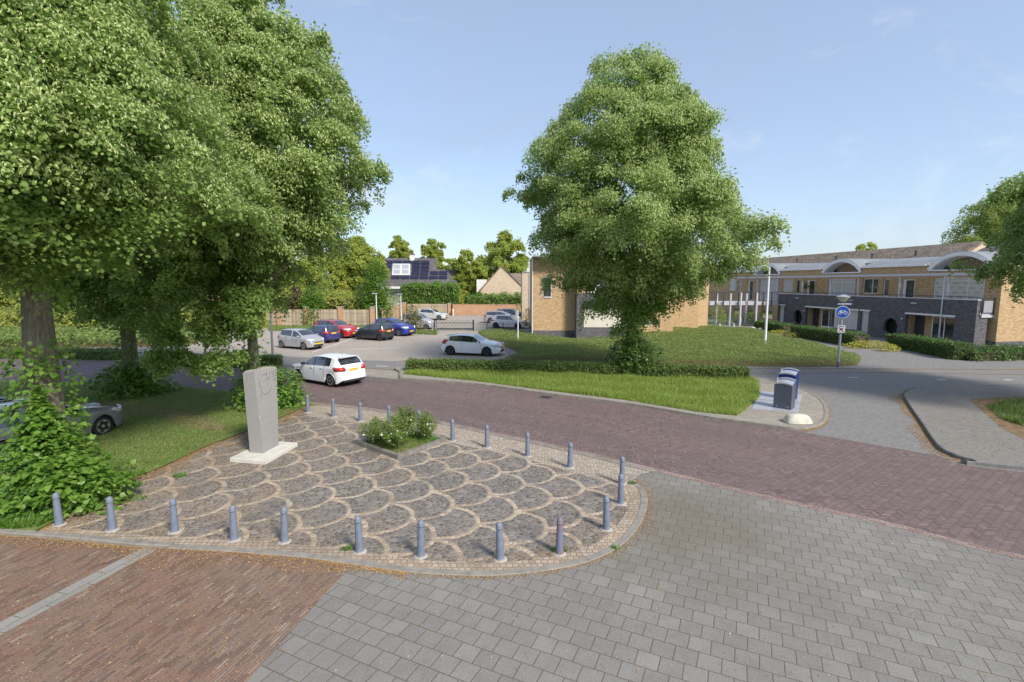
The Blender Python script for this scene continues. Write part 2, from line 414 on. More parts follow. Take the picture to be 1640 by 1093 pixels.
for a_, b_ in (((500,565),(561,544)), ((560,560),(640,558))):
    p, q = G(*a_), G(*b_); t_ = (q[0]-p[0], q[1]-p[1]); l_ = hypot(*t_); n_ = (-t_[1]/l_*.05, t_[0]/l_*.05)
    sheet('bay_line', [(p[0]-n_[0],p[1]-n_[1]),(q[0]-n_[0],q[1]-n_[1]),(q[0]+n_[0],q[1]+n_[1]),(p[0]+n_[0],p[1]+n_[1])], .008, M['white_paint'])

# foreground paving
tiles_edge = GS([(562,906),(480,1000),(395,1093)]) ; e0, e1 = tiles_edge[0], tiles_edge[2]
ext = (e1[0]+(e1[0]-e0[0])*.9, e1[1]+(e1[1]-e0[1])*.9)
KERB_OUT = smooth_line(GS([(-160,848),(0,858),(120,867),(220,877),(350,884),(480,894),(562,905),(640,916),(700,921.5),(770,924),(830,921),(890,913),(940,902),(985,882),(1015,856),(1033,825),(1037,800),(1030,783),(1016,771),(1024,762),(1050,755.5)]), 5)
near_r = [p for p in smooth_line(NEARR, 4) if p[0] > KERB_OUT[-1][0]+.02]
k562 = min(range(len(KERB_OUT)), key=lambda k: hypot(KERB_OUT[k][0]-e0[0], KERB_OUT[k][1]-e0[1]))
sheet('tile_pavement', [ext, e1] + KERB_OUT[k562:] + near_r + [(26,-2),(8,-3),(ext[0], -3)], .004, M['tile'])
sheet('brick_lane', KERB_OUT[:k562+1] + [e1, ext, (ext[0],-3), (-16,-3), (-16,9.2)], .004, M['brick_lane'])
sx, sy = STRIP_B[0]-STRIP_A[0], STRIP_B[1]-STRIP_A[1]; sl = hypot(sx, sy); sx /= sl; sy /= sl
band('drain_strip', [(STRIP_A[0]-sx*5, STRIP_A[1]-sy*5), STRIP_A, (STRIP_B[0]+sx*.1, STRIP_B[1]+sy*.1)], -.17, .17, .008, M['strip_grey'])
# the plaza
LAWN_EDGE = smooth_line(GS([(48,858),(88,838),(140,805),(190,778),(260,750),(330,717),(376,700),(420,682),(470,662),(496,647)]), 4)
k0 = min(range(len(KERB_OUT)), key=lambda k: hypot(KERB_OUT[k][0]-LAWN_EDGE[0][0], KERB_OUT[k][1]-LAWN_EDGE[0][1]))
nr0 = [p for p in smooth_line(NEARR, 4) if p[0] < KERB_OUT[-1][0]-.02]
plaza = LAWN_EDGE[::-1] + KERB_OUT[k0:] + nr0[::-1][:-1]
sheet('sett_border', plaza, .010, M['sett_band'])
SC_TOP = smooth_line(GS([(478,666),(534,673),(590,681),(672,695),(725,711),(780,722),(845,737),(912,756),(960,770),(996,783)]), 3)
inner = offset_line(KERB_OUT, .40)
kA = min(range(len(KERB_OUT)), key=lambda k: hypot(KERB_OUT[k][0]-G(1022,840)[0], KERB_OUT[k][1]-G(1022,840)[1]))
sheet('scallop_paving', LAWN_EDGE[1:-1][::-1] + inner[k0+2:kA+5] + SC_TOP[::-1][:-1], .014, M['scallop'])
band('plaza_tan_edge', KERB_OUT[k0:-6], .155, .40, .018, running_mat('tan_setts', 0, .11, .12, [(0,(.33,.25,.185)),(1,(.47,.385,.30))], (.25,.18,.11), .008, .8, half=.4))
kerb('plaza_kerb', KERB_OUT[:-6], 0.0, .155, -.04, .026, M['kerb'], .010)
kerb('plaza_step', KERB_OUT[:k0+11], -.004, .15, -.04, .075, M['kerb'], .02)
band('road_kerb_strip', smooth_line(NEARR, 4)[:25], -.14, -.005, .022, M['kerb'])

# lawn, islands
lawn = NEARL[:2] + smooth_line(NEARL[2:], 3)[:-1] + LAWN_EDGE[::-1] + KERB_OUT[:k0][::-1] + [(-40,10.0),(-90,14)]
sheet('lawn', offset_line(lawn, 0)[:], .05, M['grass_ground'])
sheet('lawn_dirt', GS([(130,640),(250,648),(330,664),(372,688),(320,690),(240,668),(110,655)], .05), .056, M['soil'])
ISLE = smooth_line(GS([(640,608),(760,617),(870,632),(1000,648.5),(1120,668.5),(1200,680),(1272,689),(1300,687),(1319,680),(1326,664),(1318,645),(1290,628),(1240,613),(1195,606),(900,595),(652,590),(640,598),(640,608)]), 4)
sheet('verge_pavement', ISLE[:-1], .085, M['island_pave'])
kerb('island_kerb', ISLE[:72], 0.0, .14, -.02, .10, M['kerb'], .02)
VERGE = GS([(646,602),(760,613),(870,628),(1000,644),(1120,664),(1180,670),(1194,660),(1216,640),(1214,616),(1198,605),(1195,604),(900,594),(655,591)])
sheet('verge_soil', VERGE, .092, M['grass_ground'])
WALK = smooth_line(GS([(1640,619.5),(1560,620),(1500,621),(1468,625),(1449,633),(1451,644),(1475,680),(1498,714),(1520,730),(1560,742),(1640,754)])+[(27,8.3)], 4)
sheet('corner_pavement', WALK + [(60,6.5), (60,21.5), (30,23.3)], .095, M['walk_pave'])
kerb('corner_kerb', WALK, 0.0, .14, -.02, .11, M['kerb_dark'], .02)
sheet('corner_soil', GS([(1552,640),(1600,636),(1700,634),(1900,650),(1900,760),(1700,716),(1640,704),(1600,682)], .1), .100, M['soil'])
# ================================================================== foliage
rng = np.random.default_rng(7)
def unit(a): return a/np.maximum(np.linalg.norm(a, axis=1, keepdims=True), 1e-6)
KITE = (np.array([[0,0,0],[.42,.5,.10],[1,0,-.04],[.42,-.5,.10]]), [(0,1,2,3)])
HEART = (np.array([[0,0,0],[.02,.30,.03],[.38,.52,.09],[1,0,-.10],[.38,-.52,.09],[.02,-.30,.03],[.40,0,0]]), [(0,1,2,6),(6,2,3),(6,3,4),(0,6,4,5)])
OVAL = (np.array([[0,0,0],[.22,.40,.07],[.68,.40,.05],[1,0,-.06],[.68,-.40,.05],[.22,-.40,.07]]), [(0,1,2,3),(0,3,4,5)])
BLADE = (np.array([[0,-.5,0],[0,.5,0],[.55,.32,.0],[1,0,0],[.55,-.32,.0]]), [(0,1,2,3,4)])
def cards(name, P, A, N, L, Wd, mat, parent=None, shape=KITE, loc=None):
    """one mesh of many leaves: P base points, A leaf axes, N leaf normals, L lengths, Wd widths"""
    A = unit(A); S = unit(np.cross(N, A)); N2 = np.cross(A, S); T, fs = shape; nv = len(T); n = len(P)
    V = (P[:,None,:] + A[:,None,:]*(T[None,:,0:1]*L[:,None,None]) + S[:,None,:]*(T[None,:,1:2]*Wd[:,None,None]) + N2[:,None,:]*(T[None,:,2:3]*L[:,None,None]))
    me = bpy.data.meshes.new(name)
    me.vertices.add(n*nv); me.vertices.foreach_set('co', V.astype(np.float32).ravel())
    flat = np.concatenate([np.array(f) for f in fs]); cnt = np.array([len(f) for f in fs]); nl = len(flat)
    idx = (flat[None,:] + (np.arange(n)*nv)[:,None]).ravel()
    me.loops.add(len(idx)); me.loops.foreach_set('vertex_index', idx.astype(np.int32))
    starts = (np.concatenate([[0], np.cumsum(cnt)[:-1]])[None,:] + (np.arange(n)*nl)[:,None]).ravel()
    me.polygons.add(len(starts)); me.polygons.foreach_set('loop_start', starts.astype(np.int32))
    me.polygons.foreach_set('loop_total', np.tile(cnt, n).astype(np.int32))
    me.materials.append(mat); me.update(calc_edges=True)
    o = bpy.data.objects.new(name, me); COL.objects.link(o)
    if parent: o.parent = parent
    if loc: o.location = loc
    return o
def leafpts(C, O, rc, per, squash=.55, droop=.35):
    """leaves spread through clumps: C centres, O outward directions, rc radii -> positions, outward, clump index"""
    k = np.repeat(np.arange(len(C)), per); n = len(k)
    if squash < 0:                                          # flat drooping sprays that reach outwards
        H = O.copy(); H[:,2] = 0; H = unit(H + rng.normal(size=H.shape)*np.array([.25,.25,0])); S = np.stack([-H[:,1], H[:,0], 0*H[:,0]], 1)
        s = rng.uniform(-1, 1, n); s = np.sign(s)*np.abs(s)**.8; lat = rng.normal(size=n)*.40*(1-.45*np.maximum(s, 0)); zt = rng.normal(size=n)*.23
        r = rc[k]; lift = rng.normal(size=len(C))*.28
        zz = zt + s*(.10+lift[k]) - .55*np.maximum(s,0)**2 - .28*lat*lat
        P = C[k] + H[k]*(s*r*1.05)[:,None] + S[k]*(lat*r)[:,None]; P[:,2] += zz*r
        out = unit(H[k]*(s+.55)[:,None] + S[k]*lat[:,None]*.8 + np.stack([0*zt,0*zt,zt*2+.2],1)); return P, out, k
    d = unit(rng.normal(size=(n,3)))*(rng.random((n,1))**.45); d[:,2] *= squash
    h = np.hypot(d[:,0], d[:,1]); d[:,2] -= droop*h*h
    return C[k]+d*rc[k][:,None], unit(d*1.0+O[k]*.5), k
def leaf_axes(out, n, down=.55, up=.75, rnd=.75):
    N = unit(out*.55 + np.array([0,0,up]) + rng.normal(size=(n,3))*rnd)
    A = unit(out*.7 + np.array([0,0,-down]) + rng.normal(size=(n,3))*.6)
    A = unit(A - N*(A*N).sum(1, keepdims=True)); return A, N
def wave(seed):
    r = np.random.default_rng(seed); k = r.normal(size=(7,3))*np.array([2.2,1.1,1])[None,:]; ph = r.random(7)*6.28
    return lambda th, z: sum((np.sin(np.cos(th)*k[i,0]*1.3+np.sin(th)*k[i,2]*2.2+z*k[i,1]*.8+ph[i])+.7*np.sin(np.cos(th)*k[i,1]*4.3+np.sin(th)*k[i,0]*3.7+z*k[i,2]*2.1+ph[i]*2)) for i in range(7))/7
BARK = Mat('bark', .95, .15)
_n = BARK.noise(7, 6, .65, vec=(lambda xyz: BARK.vec(xyz[0]*2.2, xyz[1]*2.2, xyz[2]*.55))(BARK.xyz()), dist=.6)
BARK.color(BARK.mix(BARK.map(BARK.noise(.9, 3), .45, .7, 0, .5), BARK.ramp(_n, [(.3, (.095,.08,.062)), (.5, (.21,.18,.145)), (.72, (.33,.295,.245))]), (.13,.14,.07)))
BARK.bump(_n, 1.0, .05); BARK = BARK.m
L_LIME = leafmat('lime_leaf', (.105,.180,.040), (.200,.312,.070), (.310,.425,.125), .44)
L_LIME_DK = leafmat('lime_leaf_deep', (.030,.075,.016), (.058,.125,.026), (.105,.19,.045), .30)
L_BRACT = leafmat('lime_blossom', (.48,.56,.20), (.60,.67,.30), (.72,.76,.43), .45, .7)
L_SUCK = leafmat('sucker_leaf', (.075,.165,.022), (.135,.255,.038), (.22,.36,.07), .38, .42)
L_HEDGE = leafmat('hedge_leaf', (.07,.125,.028), (.125,.195,.045), (.21,.29,.08), .3)
L_HEDGE_DK = leafmat('dark_hedge_leaf', (.040,.09,.022), (.085,.16,.038), (.155,.24,.065), .32, .4)
L_COVER = leafmat('cover_leaf', (.13,.19,.04), (.20,.275,.07), (.285,.36,.12), .36)
L_GRASS = leafmat('long_grass', (.16,.25,.035), (.26,.36,.06), (.38,.46,.12), .45)
L_LAWN = leafmat('lawn_blade', (.12,.19,.04), (.20,.28,.07), (.30,.34,.13), .4)
L_BG = leafmat('far_leaf', (.15,.22,.05), (.25,.33,.08), (.37,.44,.14), .5)
L_BG2 = leafmat('far_leaf_bright', (.22,.28,.05), (.35,.41,.08), (.48,.53,.15), .5)
L_YEL = leafmat('yellow_leaf', (.28,.28,.04), (.44,.42,.07), (.60,.56,.13), .3)
L_PURP = leafmat('copper_leaf', (.045,.018,.028), (.09,.035,.05), (.16,.075,.085), .25)
L_ROSE = leafmat('rose_leaf', (.10,.165,.035), (.185,.27,.06), (.29,.375,.115), .4)
L_OLIVE = leafmat('olive_leaf', (.10,.105,.02), (.18,.18,.035), (.30,.27,.08), .3)
WHITE_PETAL = leafmat('white_petal', (.65,.64,.58), (.75,.74,.70), (.82,.81,.78), .2)
MULCH = plain('twigs', (.11,.08,.055), .9, .25, 8)

def limb_mb(base, top, r0, nl, reach, seed, fork=.35, splay=.8):
    """tapered trunk with a few limbs that fork into the crown"""
    r = random.Random(seed); tr = MB(); br = MB(); bx, by = base[0], base[1]; H = top
    pts = []; rad = []
    for i in range(9):
        t = i/8; pts.append((bx+sin(t*3+seed)*.12*t*2, by+cos(t*2.3+seed)*.1*t*2, t*H*.86)); rad.append(r0*(1-.82*t**.8)+(.35*r0*max(0,1-t*9)))
    tr.tube(pts, rad, 12)
    for k in range(nl):
        z0 = H*(fork+.55*k/nl); a = k*2.4+seed; L = reach*(1.0-.55*k/nl)*r.uniform(.75,1.05)
        t = z0/(H*.86); i = min(7, int(t*8)); q = pts[i]; rr = rad[i]*.5
        p1 = (q[0]+cos(a)*L*.4, q[1]+sin(a)*L*.4, z0+L*.28*splay); p2 = (q[0]+cos(a+.2)*L*.75, q[1]+sin(a+.2)*L*.75, z0+L*.5*splay)
        p3 = (q[0]+cos(a+.1)*L, q[1]+sin(a+.1)*L, z0+L*.52*splay)
        br.tube([(q[0],q[1],z0-.1), p1, p2, p3], [rr, rr*.7, rr*.4, rr*.15], 6)
        for s in (-1, 1):
            p4 = (p1[0]+cos(a+s*.7)*L*.4, p1[1]+sin(a+s*.7)*L*.4, p1[2]+L*.3); br.tube([p1, tuple((p1[d]+p4[d])/2+(.1 if d == 2 else 0) for d in range(3)), p4], [rr*.5, rr*.32, rr*.1], 5)
    return tr, br
def crown_clumps(prof, n, seed, core=.55, rough=.22, rcr=(.5,.95), front=None):
    """clump centres through a crown whose left/right/depth radii over height are given (z, left, right, depth)"""
    z = np.array([p[0] for p in prof]); w = np.array([p[1]+p[2] for p in prof])
    zz = np.linspace(z[0], z[-1], 200); ww = np.interp(zz, z, w); cdf = np.cumsum(ww**1.25); cdf /= cdf[-1]
    Z = np.interp(rng.random(n), cdf, zz); th = rng.random(n)*2*pi
    if front is not None:                                   # most of the clumps on the side the photograph can see
        m = (np.sin(th) > .3) & (rng.random(n) < front); th[m] = -th[m]
    l, r, d = (np.interp(Z, z, [p[i] for p in prof]) for i in (1,2,3))
    Rx = np.where(np.cos(th) > 0, r, l); R = np.hypot(np.cos(th)*Rx, np.sin(th)*d)
    wv = wave(seed)(th, Z); rc0 = rng.uniform(*rcr, size=n)
    fr = np.where(rng.random(n) < core, 1-rng.random(n)**1.5*.26, .25+.6*rng.random(n))
    R = np.maximum(R*(1+rough*1.6*wv)-rc0*.75, R*.35)*fr
    C = np.stack([np.cos(th)*R, np.sin(th)*R, Z+rng.normal(size=n)*.15], 1)
    # keep to the outline seen from either side
    O = unit(np.stack([np.cos(th), np.sin(th), .35+0*th], 1)); rc = rc0
    return C, O, rc, fr
def lime_tree(loc, prof, trunk_r, trunk_h, n_cl, per, leaf, label, seed, group='lime trees round the square', bract=.2, rcr=(.5,.95), limbs=9, reach=4.0, fork=.32, rough=.22, name='lime_tree', mats=None, front=None, extra=None, squash=-1, blo=True, core=.72, shape=KITE):
    t = thing(name, label, 'tree', loc, 0, group)
    tr, br = limb_mb((0,0), trunk_h, trunk_r, limbs, reach, seed, fork)
    tr.build('trunk', BARK, t, smooth=True); br.build('limbs', BARK, t, smooth=True)
    C, O, rc, fr = crown_clumps(prof, n_cl, seed, core=core, rough=rough, rcr=rcr, front=front)
    if extra is not None:
        C2, O2, rc2 = extra; C = np.concatenate([C, C2]); O = np.concatenate([O, O2]); rc = np.concatenate([rc, rc2]); fr = np.concatenate([fr, np.ones(len(C2))*.8])
    P, out, k = leafpts(C, O, rc, per, squash); n = len(P); A, N = leaf_axes(out, n)
    sz = leaf*rng.uniform(.7, 1.25, n)
    cards('crown', P, A, N, sz, sz*.88, (mats or (L_LIME,))[0], t, shape)
    if bract > 0:
        # pale bracts hang from the sunny tips of the outer clumps
        m = (fr[k] > .72) & (out[:,2] > -.05) & (rng.random(n) < bract*1.5) & (P[:,2] > np.interp(.12, [0,1], [prof[0][0], prof[-1][0]]))
        Pb = P[m] + out[m]*.05; nb = len(Pb)
        Ab = unit(np.array([0,0,-1.0]) + rng.normal(size=(nb,3))*.55 + out[m]*.3); Nb = unit(out[m] + rng.normal(size=(nb,3))*.5)
        sb = leaf*rng.uniform(.6, 1.2, nb)
        cards('blossom', Pb, Ab, Nb, sb, sb*.38, L_BRACT, t)
    return t
def mound(name, label, cat, loc, rx, ry, h, n, leaf, mat, group=None, shape=HEART, seed=1, flat=.6, stem=True, ratio=.92, up=.9, cone=2.2):
    """a bush: leaves over the shell and through the volume of a rounded mound"""
    t = thing(name, label, cat, loc, 0, group)
    th = rng.random(n)*2*pi; v = rng.random(n)**.75; fr = 1-rng.random(n)**1.7*.55
    wv = 1+.34*wave(seed)(th*1.0, v*4)
    R = (np.sqrt(np.maximum(0, 1-v**cone)) if cone > 1 else (1-v)**(1/cone)*1.15)*fr*wv
    P = np.stack([np.cos(th)*R*rx, np.sin(th)*R*ry, v*h*fr*(1+.12*wv)], 1)
    out = unit(np.stack([np.cos(th)*(1-v*.6), np.sin(th)*(1-v*.6), .25+v], 1)); A, N = leaf_axes(out, n, .45, up, .5)
    sz = leaf*rng.uniform(.40, 1.30, n)
    cards('foliage', P, A, N, sz, sz*ratio, mat, t, shape)
    if stem:
        m = MB(); r = random.Random(seed)
        for i in range(9):
            a = r.uniform(0, 6.28); m.tube([(r.uniform(-.1,.1)*rx, r.uniform(-.1,.1)*ry, 0), (cos(a)*rx*.4, sin(a)*ry*.4, h*.55), (cos(a)*rx*.7, sin(a)*ry*.7, h*.8)], [.025,.018,.006], 5)
        m.build('stems', MULCH, t)
    return t
def hedge(label, line, width, h, leaf, mat, dens, group=None, name='hedge', cat='hedge', z0=0.0, jit=.05, mat2=None, seed=3, cap=.0):
    """a clipped hedge along a line: leaf-covered sides and top over a twiggy core"""
    line = [Vector((p[0],p[1],0)) for p in line]; c = line[0]
    t = thing(name, label, cat, (c.x, c.y, z0), 0, group); Ps = []; Os = []
    core = MB(); pl = [((p-c).x, (p-c).y) for p in line]
    a, b = offset_line(pl, width/2-.10), offset_line(pl, -width/2+.10)
    core.loft([[(p[0],p[1],.0),(p[0],p[1],h-.1),(q[0],q[1],h-.1),(q[0],q[1],.0)] for p, q in zip(a, b)], True)
    core.build('branches', MULCH, t)
    ends = [0, len(line)-1]
    for i in range(len(line)-1):
        p, q = line[i]-c, line[i+1]-c; L = (q-p).length; u = (q-p)/L; s = Vector((-u.y, u.x, 0))
        for kind, area in (('top', L*width), ('l', L*h), ('r', L*h)) + ((('e0', width*h),) if i == 0 else ()) + ((('e1', width*h),) if i == len(line)-2 else ()):
            n = int(area*dens)
            if n < 1: continue
            f, g = rng.random(n), rng.random(n)
            if kind == 'top': pos = [(p.x+u.x*L*f_+s.x*(g_-.5)*width, p.y+u.y*L*f_+s.y*(g_-.5)*width, h) for f_, g_ in zip(f, g)]; o = (0,0,1)
            elif kind in 'lr': k = 1 if kind == 'l' else -1; pos = [(p.x+u.x*L*f_+s.x*k*width/2, p.y+u.y*L*f_+s.y*k*width/2, h*g_) for f_, g_ in zip(f, g)]; o = (s.x*k, s.y*k, .15)
            else:
                e = p if kind == 'e0' else q; k = -1 if kind == 'e0' else 1
                pos = [(e.x+s.x*(f_-.5)*width, e.y+s.y*(f_-.5)*width, h*g_) for f_, g_ in zip(f, g)]; o = (u.x*k, u.y*k, .15)
            Ps.append(np.array(pos)); Os.append(np.tile(np.array(o), (n,1)))
    P = np.concatenate(Ps); out = unit(np.concatenate(Os)+rng.normal(size=P.shape)*.25); n = len(P)
    lump = np.sin(P[:,0]*2.1+seed)+np.sin(P[:,1]*2.7+seed*2)+np.sin(P[:,2]*5+P[:,0]*3.1)
    P = P + np.concatenate(Os)*(lump[:,None]*jit*.5 + rng.normal(size=(n,1))*jit - .02)
    P[:,2] = np.maximum(P[:,2], .02)
    A, N = leaf_axes(out, n, .1, .5, .6); sz = leaf*rng.uniform(.7,1.3,n)
    cards('leaves', P, A, N, sz, sz*.7, mat, t)
    return t
def scatter_in(poly, n):
    xs = [p[0] for p in poly]; ys = [p[1] for p in poly]; P = np.array(poly); out = np.zeros((0,2))
    while len(out) < n:
        q = np.stack([rng.uniform(min(xs),max(xs),n*2), rng.uniform(min(ys),max(ys),n*2)],1); c = np.zeros(len(q), bool)
        j = len(P)-1
        for i in range(len(P)):
            a, b = P[i], P[j]; cond = ((a[1] > q[:,1]) != (b[1] > q[:,1])) & (q[:,0] < (b[0]-a[0])*(q[:,1]-a[1])/(b[1]-a[1]+1e-12)+a[0]); c ^= cond; j = i
        out = np.concatenate([out, q[c]])
    return out[:n]
def blades(name, poly, n, h, w, mat, z=0.0, kind='stuff', lean=.35, clump=.0):
    q = scatter_in(poly, n); nn = len(q)
    hh = h*rng.uniform(.5,1.2,nn)*(1+clump*(np.sin(q[:,0]*2.3)+np.sin(q[:,1]*3.1+q[:,0]))*.5)
    a = rng.random(nn)*2*pi; A = np.stack([np.cos(a)*lean, np.sin(a)*lean, np.ones(nn)], 1)+rng.normal(size=(nn,3))*.15
    N = np.stack([np.cos(a+.4), np.sin(a+.4), .35*np.ones(nn)], 1)
    o = cards(name, np.concatenate([q, np.full((nn,1), z)], 1), A, N, hh, np.full(nn, w)*rng.uniform(.7,1.3,nn), mat, None, BLADE)
    return tag(o, kind=kind)
# ================================================================== the lime trees
def prof_px(base, Y, rows, dz=1.0, depth=.95):
    """radii of a crown from its outline in the photograph, at its own distance"""
    bx = (base[0]); out = []
    for y, xl, xr in rows:
        a, b = at(xl, y, Y), at(xr, y, Y)
        l, r = bx-a[0], b[0]-bx
        out.append((a[2], max(l,.3), max(r,.3), max((l+r)/2*depth, .3)))
    return sorted(out)
tc_ = G(1010, 600)
lime_tree((tc_[0], tc_[1], .09), prof_px(tc_, tc_[1], [(92,962,1005),(112,935,1045),(145,920,1095),(185,900,1125),(235,866,1142),(285,852,1155),(320,856,1188),(370,854,1224),(400,872,1204),(440,888,1170),(470,915,1100),(500,955,1060),(528,990,1035)]),
          .34, 13.5, 540, 480, .112, 'tall lime tree with a broad pale-blossomed crown, alone on the grass verge across the road', 11, bract=.95, rcr=(.6,1.15), limbs=11, reach=5.2, fork=.22, rough=.22, front=.45)
def drape(pts, n, r=.5):
    C = np.concatenate([np.array(p)[None,:]+rng.normal(size=(n,3))*np.array([.25,.25,.35]) for p in pts]); return C, unit(np.concatenate([rng.normal(size=(len(C),2)), np.zeros((len(C),1))],1)), np.full(len(C), r)
# nearest, at the left edge
t1 = (-11.7, 12.3)
lime_tree((*t1, .05), [(5.4,2.6,2.4,2.4),(6.0,4.2,3.7,3.6),(7.0,5.4,4.8,4.6),(9.0,5.6,4.8,4.7),(11,5.2,4.0,4.5),(13.5,4.2,2.6,3.6),(16,1.8,1.2,1.6)],
          .47, 13.5, 600, 600, .090, 'largest lime tree with a thick burled grey trunk at the left edge of the square', 5, bract=.95, rcr=(.55,1.0), limbs=10, reach=4.4, fork=.36, rough=.2, front=.5, shape=OVAL)
t2 = G(213, 630)
lime_tree((*t2, .05), [(3.7,1.6,2.0,1.8),(4.6,3.4,3.6,3.2),(6.0,4.6,4.8,4.2),(9,5.0,4.4,4.6),(12,4.4,2.8,4.2),(15,3.2,1.3,3.0),(17,1.2,.7,1.2)],
          .36, 15, 480, 380, .115, 'lime tree with a slimmer dark trunk in the lawn behind the nearest one', 8, bract=.85, rcr=(.6,1.1), limbs=10, reach=4.2, fork=.25, rough=.2, front=.4)
t3 = G(412, 648)
dr = drape([at(285, 470, 17.5), at(262, 520, 17.0), at(275, 570, 16.8), at(340, 520, 18), at(350, 570, 17.8), at(380, 500, 18), at(300, 430, 17.8), at(230, 470, 18.5), at(400, 470, 18)], 7, .5)
dr = (dr[0]-np.array([t3[0], t3[1], .05]), dr[1], dr[2])
lime_tree((*t3, .05), prof_px(t3, t3[1], [(-170,400,430),(-80,372,450),(0,322,458),(60,300,510),(130,285,560),(200,272,590),(260,272,618),(300,270,618),(350,275,585),(400,285,535),(430,300,478),(460,310,440),(490,330,430)], depth=.9),
          .24, 15.5, 600, 430, .110, 'lime tree behind the concrete monument with low drooping branches on its left', 3, bract=.95, rcr=(.55,1.1), limbs=12, reach=4.6, fork=.2, rough=.13, front=.45, extra=dr)
lime_tree((23.6, 19.0, .1), prof_px((23.6,19.0), 19.0, [(225,1760,2000),(262,1680,2050),(285,1618,2050),(320,1660,2050),(360,1650,2050),(400,1655,2050),(432,1625,2050),(452,1650,2000),(470,1720,1950)]),
          .3, 11, 330, 340, .112, 'lime tree at the right edge whose branches reach in before the flats', 21, bract=.2, rcr=(.5,.9), limbs=9, reach=4.0, fork=.36, rough=.18)

# suckers round the feet of the limes
SG = 'leafy suckers round the feet of the lime trees'
mound('sucker_bush', 'big bright leafy sucker bush round the thick trunk at the left edge', 'bush', (-10.8, 11.2, .05), 1.75, 1.4, 2.3, 6000, .125, L_SUCK, SG, seed=4, cone=.70, stem=False)
mound('sucker_bush', 'low leafy sucker mound at the near left corner of the plaza below the big bush', 'bush', (-9.9, 10.75, .05), 1.25, .9, .95, 2200, .125, L_SUCK, SG, seed=6, stem=False)
def climbers(loc, r, z0, z1, n, leaf, label, side=0.0):
    t = thing('climbing_suckers', label, 'bush', loc); z = z0+(z1-z0)*rng.random(n)**1.3; a = rng.normal(size=n)*1.1-pi/2+side
    R = r+rng.random(n)*.35*(1-(z-z0)/(z1-z0)*.5); P = np.stack([np.cos(a)*R, np.sin(a)*R, z], 1); out = unit(np.stack([np.cos(a), np.sin(a), .2+0*a],1)); A, N = leaf_axes(out, n, .4, .7, .5); s = leaf*rng.uniform(.6,1.2,n)
    cards('foliage', P, A, N, s, s*.92, L_SUCK, t, HEART); return t
climbers((t1[0], t1[1], .05), .5, 1.0, 3.6, 700, .13, 'loose sprays of leaves growing up the thick trunk at the left edge', .75)
climbers((t2[0], t2[1], .05), .38, .8, 3.4, 420, .13, 'leafy shoots climbing the slim trunk in the middle of the lawn')
climbers((t3[0], t3[1], .05), .27, .8, 3.8, 380, .13, 'leafy shoots climbing the trunk behind the concrete monument')
mound('sucker_bush', 'dark green sucker bush round the slim trunk in the middle of the lawn', 'bush', (*G(215, 631), .05), 1.55, 1.3, 1.25, 3200, .14, L_SUCK, SG, seed=9)
mound('sucker_bush', 'fresh green sucker bush just behind the concrete monument', 'bush', (*G(430, 650), .05), 1.55, 1.2, 1.45, 3600, .13, L_SUCK, SG, seed=14)
mound('sucker_bush', 'wide dark sucker bush hugging the lone lime on the grass verge', 'bush', (tc_[0]+.05, tc_[1]-.1, .09), 1.75, 1.5, 1.75, 3600, .14, L_HEDGE_DK, SG, seed=23)
climbers((tc_[0], tc_[1], .09), .36, 1.0, 2.5, 420, .14, 'dark leaves climbing the trunk of the lone lime on the verge')

# ------------------------------------------------------------------ verge, lawn and ground cover
hl = GS([(654,592.5),(760,594),(900,597),(1050,602),(1196,607)], .09)
hedge('long low clipped hedge along the back of the grass verge', hl, .75, .55, .085, L_HEDGE, 900, z0=.09, jit=.05)
blades('verge_grass', VERGE, 72000, .20, .019, L_GRASS, .09, lean=.45, clump=.45)
blades('verge_dry_grass', VERGE, 4000, .27, .016, leafmat('dry_grass', (.24,.25,.07), (.38,.36,.12), (.52,.48,.22), .4), .09, lean=.5, clump=.6)
LAWN_NEAR = GS([(-60,840),(0,850),(48,852),(140,800),(190,774),(260,747),(330,714),(376,697),(470,660),(494,648),(367,630),(268,621),(20,614),(-60,616)])
blades('lawn_grass', LAWN_NEAR, 90000, .075, .014, L_LAWN, .05, lean=.7)
COVER = GS([(806,578),(900,581),(1040,584),(1180,587),(1300,588),(1372,586),(1380,577),(1330,561),(1290,551),(1240,541),(1216,531),(1150,527),(1075,529),(1000,538),(985,547),(920,547),(852,541),(835,533),(765,533),(775,541),(800,552),(820,560),(835,568)])
def cover(name, label, poly, h, n, leaf, mat):
    t = thing(name, label, 'ground cover', (0,0,0)); q = scatter_in(poly, n); P2 = np.array(poly)
    d = np.full(n, 9.)
    for i in range(len(P2)):
        a, b = P2[i], P2[(i+1) % len(P2)]; ab = b-a; s = np.clip(((q-a)@ab)/(ab@ab), 0, 1); d = np.minimum(d, np.linalg.norm(q-a-s[:,None]*ab, axis=1))
    top = h*np.minimum(1, (d/.35))**.5*(1+.11*np.sin(q[:,0]*1.3+q[:,1]*.7)+.09*np.sin(q[:,1]*2.3-q[:,0])+.07*np.sin(q[:,0]*3.7+q[:,1]*3.1))
    z = top*np.where(rng.random(n) < .75, 1-.12*rng.random(n), rng.random(n)); out = np.tile(np.array([0,0,1.]), (n,1)); A, N = leaf_axes(out+rng.normal(size=(n,3))*.3, n, -.25, .8, .6)
    A = unit(A+rng.normal(size=(n,3))*.6); s = leaf*rng.uniform(.6,1.4,n)
    o = cards('ground_cover_leaves', np.stack([q[:,0], q[:,1], z],1), A, N, s, s*.6, mat); bpy.data.objects.remove(t); return tag(o, kind='stuff')
cover('ground_cover', '', COVER, .36, 190000, .085, L_COVER)
sheet('bed_soil', COVER, .012, M['soil'])
